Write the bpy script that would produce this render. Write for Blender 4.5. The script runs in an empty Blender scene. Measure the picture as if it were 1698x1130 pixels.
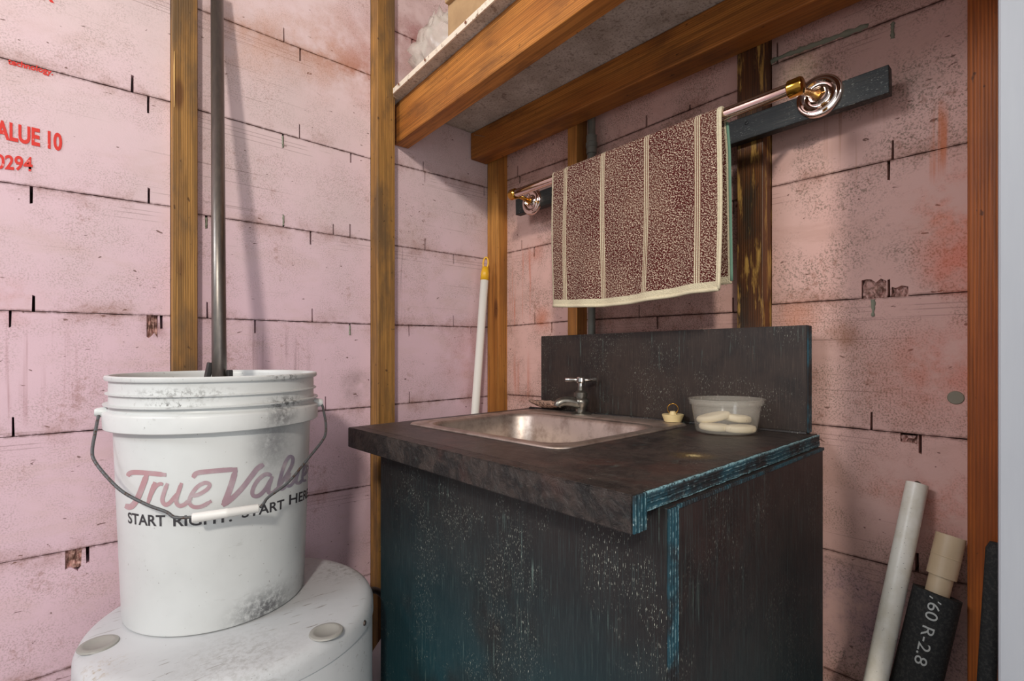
import bpy, bmesh, math, random
from mathutils import Vector, Matrix, Quaternion
random.seed(7)
S = bpy.context.scene
COL = S.collection
R = random.uniform

# ---------------------------------------------------------------- camera, world, lights
CZ = 1.04                       # eye height above the floor
F_PX = 835.2                    # focal length in pixels of a 1698 px wide frame
YAW = math.radians(47.82)
HV = 584.3                      # image row of the horizon
cy, sy = math.cos(YAW), math.sin(YAW)
DL, DR = 1.10, 0.934            # distance from the camera to the left (y) and right (x) wall

cam_d = bpy.data.cameras.new('camera')
cam = bpy.data.objects.new('camera', cam_d)
COL.objects.link(cam)
cam_d.sensor_width = 36.0
cam_d.lens = 36.0 * F_PX / 1698.0
cam_d.shift_y = (HV - 565.0) / 1698.0
cam_d.clip_start = 0.01
cam.location = (0, 0, CZ)
cam.rotation_euler = (math.radians(90), 0, YAW - math.radians(90))
S.camera = cam

w = bpy.data.worlds.new('world')
S.world = w
w.use_nodes = True
w.node_tree.nodes['Background'].inputs[0].default_value = (0.93, 0.97, 1.0, 1)
w.node_tree.nodes['Background'].inputs[1].default_value = 0.66

def area(name, loc, target, size, power, col):
    d = bpy.data.lights.new(name, 'AREA')
    d.shape = 'DISK'; d.size = size; d.energy = power; d.color = col
    o = bpy.data.objects.new(name, d); COL.objects.link(o)
    o.location = (loc[0], loc[1], loc[2] + CZ)
    v = Vector((target[0], target[1], target[2] + CZ)) - o.location
    o.rotation_euler = v.to_track_quat('-Z', 'Y').to_euler()
    return o
area('room_lamp', (-1.15, -1.05, 1.17), (0.6, 0.8, 0.0), 0.20, 37, (1.0, 0.93, 0.84))
area('window_light', (-1.15, 0.75, 0.95), (0.9, 0.4, -0.1), 0.5, 13, (0.90, 0.95, 1.0))
area('low_fill', (0.1, -1.3, 0.1), (0.5, 0.8, -0.2), 1.0, 5, (1.0, 0.97, 0.95))  # fill lamp added low behind the view to lift the shelf underside

S.view_settings.view_transform = 'Standard'
S.view_settings.look = 'None'
S.view_settings.gamma = 1.0
S.view_settings.use_curve_mapping = False
S.view_settings.exposure = 0.0

# ---------------------------------------------------------------- measuring helpers (all give real points in the room)
def ray(u, v):
    s = (u - 849) / F_PX
    return Vector((cy + sy * s, sy - cy * s, (HV - v) / F_PX))
def at_t(u, v, t):
    d = ray(u, v) * t
    return Vector((d.x, d.y, d.z + CZ))
def on_x(u, v, x): return at_t(u, v, x / ray(u, v).x)
def on_y(u, v, y): return at_t(u, v, y / ray(u, v).y)
def on_z(u, v, z): return at_t(u, v, (z - CZ) / ray(u, v).z)

# ---------------------------------------------------------------- object helpers
WM = {}
KT, YT = .0165, .266            # the old countertop is not quite level: it drops a little towards the left wall
TILT = [False]
def sag(y): return -KT * (y - YT) if TILT[0] else 0.0
def thing(name, label, cat, loc, group=None):
    o = bpy.data.objects.new(name, None)
    o.empty_display_size = 0.05
    loc = (loc[0], loc[1], loc[2] + (sag(loc[1]) if loc[2] > .1 else 0))
    COL.objects.link(o)
    o.location = loc
    WM[o.name] = Matrix.Translation(Vector(loc))
    o['label'] = label; o['category'] = cat
    if group: o['group'] = group
    return o
def obj(name, bm, mat, parent=None, M=None, smooth=False, label=None, cat=None, group=None, kind=None, recenter=True):
    if isinstance(bm, bpy.types.Mesh): me = bm
    else:
        me = bpy.data.meshes.new(name)
        bm.to_mesh(me); bm.free()
    if TILT[0] and M is not None: M = Matrix.Translation((0, 0, sag(M.translation.y))) @ M
    if M is None:
        M = Matrix.Identity(4)
        if TILT[0]:
            for v in me.vertices: v.co.z += sag(v.co.y)
        if recenter and len(me.vertices):
            xs = [v.co for v in me.vertices]
            c = Vector(((min(a.x for a in xs) + max(a.x for a in xs)) / 2, (min(a.y for a in xs) + max(a.y for a in xs)) / 2, min(a.z for a in xs)))
            me.transform(Matrix.Translation(-c)); M = Matrix.Translation(c)
    if smooth:
        for p in me.polygons: p.use_smooth = True
    if mat is not None and not me.materials: me.materials.append(mat)
    o = bpy.data.objects.new(name, me)
    COL.objects.link(o)
    if parent is not None:
        o.parent = parent
        o.matrix_local = WM[parent.name].inverted() @ M
    else:
        o.matrix_local = M
    WM[o.name] = M.copy()
    if label: o['label'] = label
    if cat: o['category'] = cat
    if group: o['group'] = group
    if kind: o['kind'] = kind
    return o
def autosmooth(o, deg=35):
    me = o.data
    for p in me.polygons: p.use_smooth = True
    bm = bmesh.new(); bm.from_mesh(me)
    for e in bm.edges:
        if len(e.link_faces) == 2 and e.calc_face_angle(0) > math.radians(deg): e.smooth = False
    bm.to_mesh(me); bm.free()
    return o
def box_bm(x0, x1, y0, y1, z0, z1, bevel=0.0, seg=2, bm=None):
    own = bm is None
    if own: bm = bmesh.new()
    r = bmesh.ops.create_cube(bm, size=1.0)
    for v in r['verts']:
        v.co = Vector((x0 + (v.co.x + .5) * (x1 - x0), y0 + (v.co.y + .5) * (y1 - y0), z0 + (v.co.z + .5) * (z1 - z0)))
    if bevel > 0:
        es = list({e for v in r['verts'] for e in v.link_edges})
        bmesh.ops.bevel(bm, geom=es, offset=bevel, segments=seg, affect='EDGES', profile=0.5)
    return bm
def prism_bm(pts, z0, z1, bevel=0.0):
    """vertical prism over a polygon of (x, y)"""
    bm = bmesh.new()
    lo = [bm.verts.new((x, y, z0)) for x, y in pts]
    hi = [bm.verts.new((x, y, z1)) for x, y in pts]
    n = len(pts)
    bm.faces.new(lo[::-1]); bm.faces.new(hi)
    for i in range(n): bm.faces.new((lo[i], lo[(i + 1) % n], hi[(i + 1) % n], hi[i]))
    bmesh.ops.recalc_face_normals(bm, faces=bm.faces)
    if bevel: bmesh.ops.bevel(bm, geom=bm.edges[:], offset=bevel, segments=2, affect='EDGES')
    return bm
def spline(P, n=8, closed=False):
    P = [Vector(p) for p in P]; out = []
    m = len(P)
    for i in range(m if closed else m - 1):
        if closed: a, b, c, d = P[i - 1], P[i], P[(i + 1) % m], P[(i + 2) % m]
        else: a, b, c, d = P[max(i - 1, 0)], P[i], P[i + 1], P[min(i + 2, m - 1)]
        for k in range(n):
            t = k / n
            out.append(.5 * ((2 * b) + (c - a) * t + (2 * a - 5 * b + 4 * c - d) * t * t + (-a + 3 * b - 3 * c + d) * t ** 3))
    if not closed: out.append(P[-1])
    return out
def tube_bm(P, r, seg=16, caps=True, closed=False, bm=None):
    if bm is None: bm = bmesh.new()
    P = [Vector(p) for p in P]; n = len(P)
    rs = r if isinstance(r, (list, tuple)) else [r] * n
    rings = []; prev = None
    for i in range(n):
        if closed: d = P[(i + 1) % n] - P[i - 1]
        else: d = P[min(i + 1, n - 1)] - P[max(i - 1, 0)]
        d.normalize()
        if prev is None:
            up = Vector((0, 0, 1)) if abs(d.z) < .9 else Vector((1, 0, 0))
            a = d.cross(up).normalized()
        else:
            a = (prev - d * prev.dot(d)).normalized()
        prev = a; b = d.cross(a)
        rings.append([bm.verts.new(P[i] + (a * math.cos(2 * math.pi * k / seg) + b * math.sin(2 * math.pi * k / seg)) * rs[i]) for k in range(seg)])
    for i in range(n if closed else n - 1):
        A, B = rings[i], rings[(i + 1) % n]
        for k in range(seg): bm.faces.new((A[k], A[(k + 1) % seg], B[(k + 1) % seg], B[k]))
    if caps and not closed:
        bm.faces.new(rings[0][::-1]); bm.faces.new(rings[-1])
    bmesh.ops.recalc_face_normals(bm, faces=bm.faces)
    return bm
def lathe_bm(prof, c=(0, 0, 0), axis=(0, 0, 1), seg=48, closed=False, bm=None):
    """prof: list of (radius, height along the axis)"""
    if bm is None: bm = bmesh.new()
    q = Vector((0, 0, 1)).rotation_difference(Vector(axis).normalized()).to_matrix()
    c = Vector(c); rings = []
    for r, h in prof:
        if r < 1e-6: rings.append([bm.verts.new(c + q @ Vector((0, 0, h)))])
        else: rings.append([bm.verts.new(c + q @ Vector((r * math.cos(2 * math.pi * k / seg), r * math.sin(2 * math.pi * k / seg), h))) for k in range(seg)])
    m = len(rings)
    for i in range(m if closed else m - 1):
        A, B = rings[i], rings[(i + 1) % m]
        for k in range(seg):
            k2 = (k + 1) % seg
            if len(A) == 1 and len(B) == 1: continue
            if len(A) == 1: bm.faces.new((A[0], B[k], B[k2]))
            elif len(B) == 1: bm.faces.new((A[k], B[0], A[k2]))
            else: bm.faces.new((A[k], B[k], B[k2], A[k2]))
    bmesh.ops.recalc_face_normals(bm, faces=bm.faces)
    return bm

# ---------------------------------------------------------------- material helpers
def srgb(r, g, b):
    f = lambda c: (c / 255 / 12.92) if c / 255 <= .04045 else ((c / 255 + .055) / 1.055) ** 2.4
    return (f(r), f(g), f(b), 1)
class G:
    def __init__(s, name):
        s.m = bpy.data.materials.new(name); s.m.use_nodes = True
        s.t = s.m.node_tree; s.b = s.t.nodes['Principled BSDF']
        s.geo = s.t.nodes.new('ShaderNodeNewGeometry').outputs['Position']
        s.oc = s.t.nodes.new('ShaderNodeTexCoord')
        s.obj = s.oc.outputs['Object']
    def n(s, k): return s.t.nodes.new(k)
    def l(s, a, b):
        if hasattr(a, 'is_output') or isinstance(a, bpy.types.NodeSocket): s.t.links.new(a, b)
        else: b.default_value = a
    def map(s, v, sc=(1, 1, 1), loc=(0, 0, 0), rot=(0, 0, 0)):
        m = s.n('ShaderNodeMapping'); s.l(v, m.inputs[0])
        m.inputs['Scale'].default_value = sc; m.inputs['Location'].default_value = loc; m.inputs['Rotation'].default_value = rot
        return m.outputs[0]
    def noise(s, v, scale=10, detail=4, rough=.5, dist=0):
        m = s.n('ShaderNodeTexNoise'); s.l(v, m.inputs['Vector'])
        m.inputs['Scale'].default_value = scale; m.inputs['Detail'].default_value = detail
        m.inputs['Roughness'].default_value = rough; m.inputs['Distortion'].default_value = dist
        return m.outputs[0]
    def step(s, x, a, b, inv=False):
        m = s.n('ShaderNodeMapRange'); m.interpolation_type = 'SMOOTHSTEP'; s.l(x, m.inputs[0])
        m.inputs[1].default_value = a; m.inputs[2].default_value = b
        m.inputs[3].default_value = 1 if inv else 0; m.inputs[4].default_value = 0 if inv else 1
        return m.outputs[0]
    def op(s, o, a, b=0.0, c=None):
        m = s.n('ShaderNodeMath'); m.operation = o; s.l(a, m.inputs[0]); s.l(b, m.inputs[1])
        if c is not None: s.l(c, m.inputs[2])
        return m.outputs[0]
    def mul(s, a, b): return s.op('MULTIPLY', a, b)
    def mix(s, f, a, b, mode='MIX'):
        m = s.n('ShaderNodeMix'); m.data_type = 'RGBA'; m.blend_type = mode
        s.l(f, m.inputs[0]); s.l(a, m.inputs[6]); s.l(b, m.inputs[7])
        return m.outputs[2]
    def sep(s, v):
        m = s.n('ShaderNodeSeparateXYZ'); s.l(v, m.inputs[0]); return m.outputs
    def spot(s, p, r, squash=(1, 1, 1), soft=0.2):
        """mask that is 1 inside the blob of radius r about the world point p"""
        a = s.n('ShaderNodeVectorMath'); a.operation = 'SUBTRACT'; s.l(s.geo, a.inputs[0]); a.inputs[1].default_value = p
        b = s.n('ShaderNodeVectorMath'); b.operation = 'MULTIPLY'; s.l(a.outputs[0], b.inputs[0]); b.inputs[1].default_value = squash
        c = s.n('ShaderNodeVectorMath'); c.operation = 'LENGTH'; s.l(b.outputs[0], c.inputs[0])
        return s.step(c.outputs['Value'], r * soft, r, inv=True)
    def bump(s, h, strength=.3, dist=.002):
        m = s.n('ShaderNodeBump'); m.inputs['Strength'].default_value = strength; m.inputs['Distance'].default_value = dist
        s.l(h, m.inputs['Height']); s.l(m.outputs[0], s.b.inputs['Normal'])
    def out(s, col=None, rough=None, metal=None, spec=None, **k):
        if col is not None: s.l(col, s.b.inputs['Base Color'])
        if rough is not None: s.l(rough, s.b.inputs['Roughness'])
        if metal is not None: s.l(metal, s.b.inputs['Metallic'])
        if spec is not None: s.b.inputs['Specular IOR Level'].default_value = spec
        for a, b in k.items(): s.l(b, s.b.inputs[a.replace('_', ' ')])
        return s.m
def plain(name, c, rough=.5, metal=0, spec=.5): return G(name).out(srgb(*c), rough, metal, spec)

def foam_mat(name, base, dirty, grain, spots, drips, side):
    g = G(name)
    al = 0 if side == 'L' else 1
    n1 = g.noise(g.geo, 3.2, 5, .6)
    n2 = g.noise(g.geo, 11, 6, .65)
    nf = g.noise(g.geo, 420, 2, .6)
    nm = g.noise(g.geo, 90, 4, .7)
    c = g.mix(g.step(n1, .38, .68), srgb(*base), srgb(*[int(a * .955) for a in base]))
    # foam tone shifts from beige high up to lilac pink lower down
    zf_ = g.op('ADD', g.sep(g.geo)[2], g.mul(g.op('SUBTRACT', n1, .5), 1.2))
    c = g.mix(g.mul(g.step(zf_, .95, 1.75, inv=True), .42), c, srgb(*[int(a * b) for a, b in zip(base, (.94, .84, .97) if side == 'L' else (.98, .93, .95))]))
    big = g.noise(g.map(g.geo, (5, 5, 12)), 1, 6, .7, .6)
    c = g.mix(g.mul(g.step(big, .5, .68), .22 + .35 * grain), c, srgb(*[int(a * .72 + b * .28) for a, b in zip(base, dirty)]))
    # grey-brown rubbed grain
    gm = g.mul(g.mul(g.step(nf, .47, .64), g.step(n2, .38, .58)), grain)
    c = g.mix(gm, c, srgb(132, 112, 98))
    # smudged dirt
    dm = g.mul(g.step(g.mul(n2, nm), .305, .42), .3 + .25 * grain)
    c = g.mix(dm, c, srgb(*dirty))
    # long scuff lines along the boards
    ln = g.noise(g.map(g.geo, (2.0, 2.0, 260)), 1.0, 3, .5)
    lm = g.mul(g.step(ln, .66, .71), g.step(n1, .45, .6))
    c = g.mix(g.mul(lm, .5), c, srgb(120, 92, 82))
    # little cuts and flecks
    fk = g.noise(g.map(g.geo, (60, 60, 130)), 1.0, 2, .5, .5)
    c = g.mix(g.mul(g.step(fk, .71, .745), .8), c, srgb(95, 62, 52))
    # seam dirt, measured from the block's own edges
    for lay in ('from_bottom', 'from_top'):
        uv = g.n('ShaderNodeUVMap'); uv.uv_map = lay
        y = g.sep(uv.outputs[0])[1]
        e1 = g.step(y, 0.0005, .0045, inv=True)
        e2 = g.mul(g.step(y, 0.0, .03, inv=True), g.step(n2, .45, .62))
        c = g.mix(g.mul(e2, .38), c, srgb(*dirty))
        c = g.mix(g.mul(g.mul(e1, g.step(nm, .3, .6)), .75), c, srgb(96, 60, 50))
        if lay == 'from_top':
            for yy in (.014, .021, .031):
                d = g.op('ABSOLUTE', g.op('SUBTRACT', y, yy))
                c = g.mix(g.mul(g.mul(g.step(d, .0003, .0009, inv=True), g.step(n1, .5, .56)), .45), c, srgb(120, 88, 82))
    # vertical run marks where they are
    for (p, hw, hh, col, st) in drips:
        sc = (70, 70, 2.2)
        dn = g.noise(g.map(g.geo, sc), 1.0, 3, .6)
        sq = [1 / hw, 1 / hw, 1 / hh]
        c = g.mix(g.mul(g.mul(g.spot(p, 1.0, sq, .45), g.step(dn, .52, .68)), st), c, srgb(*col))
    for (p, r, col, st) in spots:
        c = g.mix(g.mul(g.mul(g.spot(p, r, (1, 1, 1), .0), g.step(n2, .36, .6)), st), c, srgb(*col))
    g.bump(g.op('ADD', g.mul(nf, .5), nm), .22, .0012)
    return g.out(c, .78, 0, .25)

def wood_mat(name, a, b, dark, damt=.4, rough=.6, wear=None):
    g = G(name)
    oi = g.n('ShaderNodeObjectInfo')
    ad = g.n('ShaderNodeVectorMath'); ad.operation = 'ADD'; g.l(g.obj, ad.inputs[0])
    rm = g.n('ShaderNodeVectorMath'); rm.operation = 'SCALE'; rm.inputs[0].default_value = (7, 5, 9); g.l(oi.outputs['Random'], rm.inputs['Scale'])
    g.l(rm.outputs[0], ad.inputs[1]); v = ad.outputs[0]
    warp = g.noise(g.map(v, (3, 14, 14)), 1, 2)
    gr = g.noise(g.map(v, (5, 190, 190)), 1.0, 5, .65, .5)
    wv = g.n('ShaderNodeTexWave'); wv.bands_direction = 'Y'; g.l(g.map(v, (2.0, 60, 45)), wv.inputs[0])
    wv.inputs['Scale'].default_value = 1.4; wv.inputs['Distortion'].default_value = 5; wv.inputs['Detail'].default_value = 2; wv.inputs['Detail Scale'].default_value = .5
    c = g.mix(g.step(warp, .3, .7), srgb(*a), srgb(*b))
    c = g.mix(g.mul(g.step(gr, .4, .66), .62), c, srgb(*[int(x * .62) for x in b]))
    c = g.mix(g.mul(wv.outputs[0], .45), c, srgb(*[int(x * .66) for x in b]))
    bl = g.noise(g.map(v, (6, 16, 16)), 1, 5, .6)
    c = g.mix(g.mul(g.step(bl, .46, .66), damt), c, srgb(*dark))
    sp = g.noise(g.map(v, (60, 90, 90)), 1, 2)
    c = g.mix(g.mul(g.step(sp, .7, .76), .7), c, srgb(50, 28, 14))
    kn = g.n('ShaderNodeTexVoronoi'); g.l(g.map(v, (3.2, 11, 11)), kn.inputs[0]); kn.inputs['Scale'].default_value = 1
    km = g.step(kn.outputs['Distance'], .05, .12, inv=True)
    c = g.mix(g.mul(km, .7), c, srgb(84, 44, 18))
    if wear:
        wn = g.noise(g.map(v, (9, 60, 60)), 1, 6, .7)
        c = g.mix(g.mul(g.step(wn, .51, .62), .85), c, srgb(*wear))
    g.bump(g.op('ADD', gr, g.mul(wv.outputs[0], .3)), .35, .0015)
    return g.out(c, rough, 0, .35)

def black_mat(name, teal, axis='z', scuff=1.0, bumpy=.25, base=(34, 29, 28), extra=None, slate=False):
    g = G(name)
    n1 = g.noise(g.geo, 3.0, 4, .6)
    n2 = g.noise(g.geo, 13, 5, .7)
    c = g.mix(g.step(n2, .35, .7), srgb(*base), srgb(int(base[0] * .62), int(base[1] * .64), int(base[2] * .68)))
    z = g.sep(g.geo)[2]
    if teal:
        zt = g.step(z, .42, .88, inv=True)
        c = g.mix(g.mul(g.mul(g.step(n1, .26, .42), zt), teal), c, srgb(16, 62, 70))
    sc = {'z': (190, 190, 7), 'y': (190, 7, 190), 'n': (90, 90, 90)}[axis]
    st = g.noise(g.map(g.geo, sc), 1.0, 4, .7)
    sc2 = {'z': (1150, 1150, 170), 'y': (1150, 170, 1150), 'n': (500, 500, 500)}[axis]
    fk = g.noise(g.map(g.geo, sc2), 1.0, 2, .6)
    reg = g.step(n2, .45, .62)
    m1 = g.mul(g.mul(g.step(st, .58, .70), reg), .6 * scuff)
    m2 = g.mul(g.mul(g.step(fk, .64, .69), g.step(g.noise(g.geo, 7, 5, .75), .47, .58)), .95 * scuff)
    if axis != 'n':
        fg = g.noise(g.map(g.geo, (700, 700, 18) if axis == 'z' else (700, 18, 700)), 1.0, 3, .7)
        c = g.mix(g.mul(g.step(fg, .5, .7), .35), c, srgb(66, 84, 84) if teal else srgb(92, 78, 68))
    c = g.mix(m1, c, srgb(104, 124, 118))
    c = g.mix(m2, c, srgb(196, 200, 186))
    if slate:
        vn = g.noise(g.map(g.geo, (34, 22, 34)), 1, 8, .7, 1.5)
        c = g.mix(g.mul(g.step(vn, .42, .62), .38), c, srgb(84, 72, 66))
        c = g.mix(g.mul(g.step(g.noise(g.geo, 9, 4, .6), .54, .68), .2), c, srgb(104, 62, 52))
    if extra:
        for p, r, col, stg in extra:
            c = g.mix(g.mul(g.mul(g.spot(p, r, (1, 1, 1), .1), g.step(g.noise(g.geo, 420, 3, .7), .38, .6)), stg), c, srgb(*col))
    h = g.noise(g.geo, 75, 8, .65, 1.2) if slate else g.op('ADD', st, g.mul(fk, .5))
    g.bump(h, bumpy, .004 if slate else .0012)
    return g.out(c, .42 if slate else .5, 0, .4)

ZTOP = CZ - .130
def ply_edge_mat(name, axis, chalk=.6):
    """worn plywood edge: thin veneers seen end-on, chalky blue paint on the arrises"""
    g = G(name)
    s3 = g.sep(g.geo)
    co = s3[2] if axis == 'z' else s3[0]
    wob = g.noise(g.map(g.geo, (30, 30, 30)), 1, 4)
    ph = g.op('ADD', g.mul(co, 1250.0), g.mul(wob, 6.0))
    ly = g.op('MULTIPLY_ADD', g.op('SINE', ph), .5, .5)
    n = g.noise(g.geo, 160, 6, .75)
    n2 = g.noise(g.geo, 22, 4, .6)
    c = g.mix(g.step(n2, .4, .62), srgb(32, 32, 34), srgb(28, 66, 78))
    c = g.mix(g.mul(g.mul(g.step(ly, .6, .95), g.step(n, .44, .62)), g.mul(g.step(n2, .36, .56), chalk)), c, srgb(128, 160, 166))
    n5 = g.noise(g.geo, 300, 5, .8)
    if axis == 'z':
        hgt = g.op('ADD', g.op('SUBTRACT', co, ZTOP), g.mul(g.op('SUBTRACT', s3[1], YT), KT))
        for lo_, hi_ in ((-.0042, -.0010), (-.0165, -.0190)):
            c = g.mix(g.mul(g.mul(g.step(hgt, lo_, hi_), g.step(n5, .40, .58)), .8), c, srgb(150, 192, 200))
    c = g.mix(g.mul(g.step(n, .62, .7), chalk), c, srgb(206, 222, 220))
    g.bump(g.op('ADD', ly, n), .6, .0015)
    return g.out(c, .6, 0, .3)

def plastic_dirty(name, base, spots, scratch=.5, rough=.42):
    g = G(name)
    n = g.noise(g.geo, 7, 4, .6)
    nf = g.noise(g.geo, 130, 5, .75)
    c = g.mix(g.step(n, .35, .7), srgb(*base), srgb(*[int(x * .95) for x in base]))
    sc = g.noise(g.map(g.geo, (28, 200, 120), rot=(.4, .5, .7)), 1, 3, .6)
    c = g.mix(g.mul(g.mul(g.step(sc, .62, .7), g.step(n, .42, .6)), scratch), c, srgb(122, 116, 110))
    fl = g.noise(g.geo, 240, 2, .5)
    c = g.mix(g.mul(g.step(fl, .73, .77), .6), c, srgb(90, 80, 72))
    for p, r, sq, col, st, lo, hi in spots:
        c = g.mix(g.mul(g.mul(g.spot(p, r, sq, .0), g.step(nf, lo, hi)), st), c, srgb(*col))
    g.bump(n, .05, .001)
    return g.out(c, rough, 0, .45)

# ---------------------------------------------------------------- walls
pL = lambda u, v: on_y(u, v, DL)
pR = lambda u, v: on_x(u, v, DR)
foamL = foam_mat('pink_foam_left', (224, 200, 200), (150, 108, 92), .35,
    [(pL(540, 80), .16, (190, 130, 92), .55), (pL(420, 60), .12, (205, 150, 118), .4), (pL(600, 120), .08, (176, 112, 74), .5),
     (pL(20, 500), .05, (190, 110, 80), .35), (pL(258, 545), .03, (120, 60, 50), .6), (pL(590, 640), .05, (110, 92, 84), .6),
     (pL(702, 60), .12, (150, 60, 60), .5), (pL(780, 600), .14, (190, 120, 100), .3), (pL(640, 100), .2, (170, 90, 80), .3)],
    [(pL(60, 620), .12, .1, (150, 100, 100), .5), (pL(430, 620), .15, .12, (140, 110, 112), .45), (pL(670, 470), .02, .16, (120, 96, 96), .7)], 'L')
foamR = foam_mat('pink_foam_right', (212, 174, 163), (142, 98, 80), .85,
    [(pR(1590, 340), .09, (214, 112, 74), .7), (pR(1590, 440), .07, (214, 106, 74), .6), (pR(1580, 600), .08, (210, 110, 84), .5), (pR(1540, 620), .12, (190, 110, 88), .35),
     (pR(1400, 560), .04, (140, 90, 60), .6), (pR(1320, 530), .05, (196, 122, 84), .5), (pR(1500, 820), .1, (196, 116, 92), .4),
     (pR(1590, 850), .09, (200, 110, 84), .45), (pR(1400, 1000), .12, (120, 104, 128), .35), (pR(1320, 120), .06, (140, 130, 104), .5),
     (pR(1500, 1050), .12, (150, 120, 150), .3), (pR(885, 420), .05, (190, 100, 64), .5), (pR(900, 530), .05, (190, 104, 66), .5)],
    [(pR(1410, 200), .055, .13, (156, 110, 76), .65), (pR(1545, 235), .03, .07, (196, 110, 66), .75), (pR(865, 480), .06, .14, (196, 92, 52), .75),
     (pR(1330, 620), .06, .12, (150, 110, 96), .3), (pR(865, 620), .05, .09, (186, 100, 70), .5)], 'R')
backing = plain('wall_backing', (104, 66, 58), .9)
glue = plain('grey_green_adhesive', (132, 134, 116), .8)

wallL = obj('wall_left', box_bm(-1.45, DR + .16, DL + .06, DL + .16, 0, 2.42), backing, kind='structure')
wallR = obj('wall_right', box_bm(DR + .06, DR + .16, -.95, DL + .16, 0, 2.42), backing, kind='structure')

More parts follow.
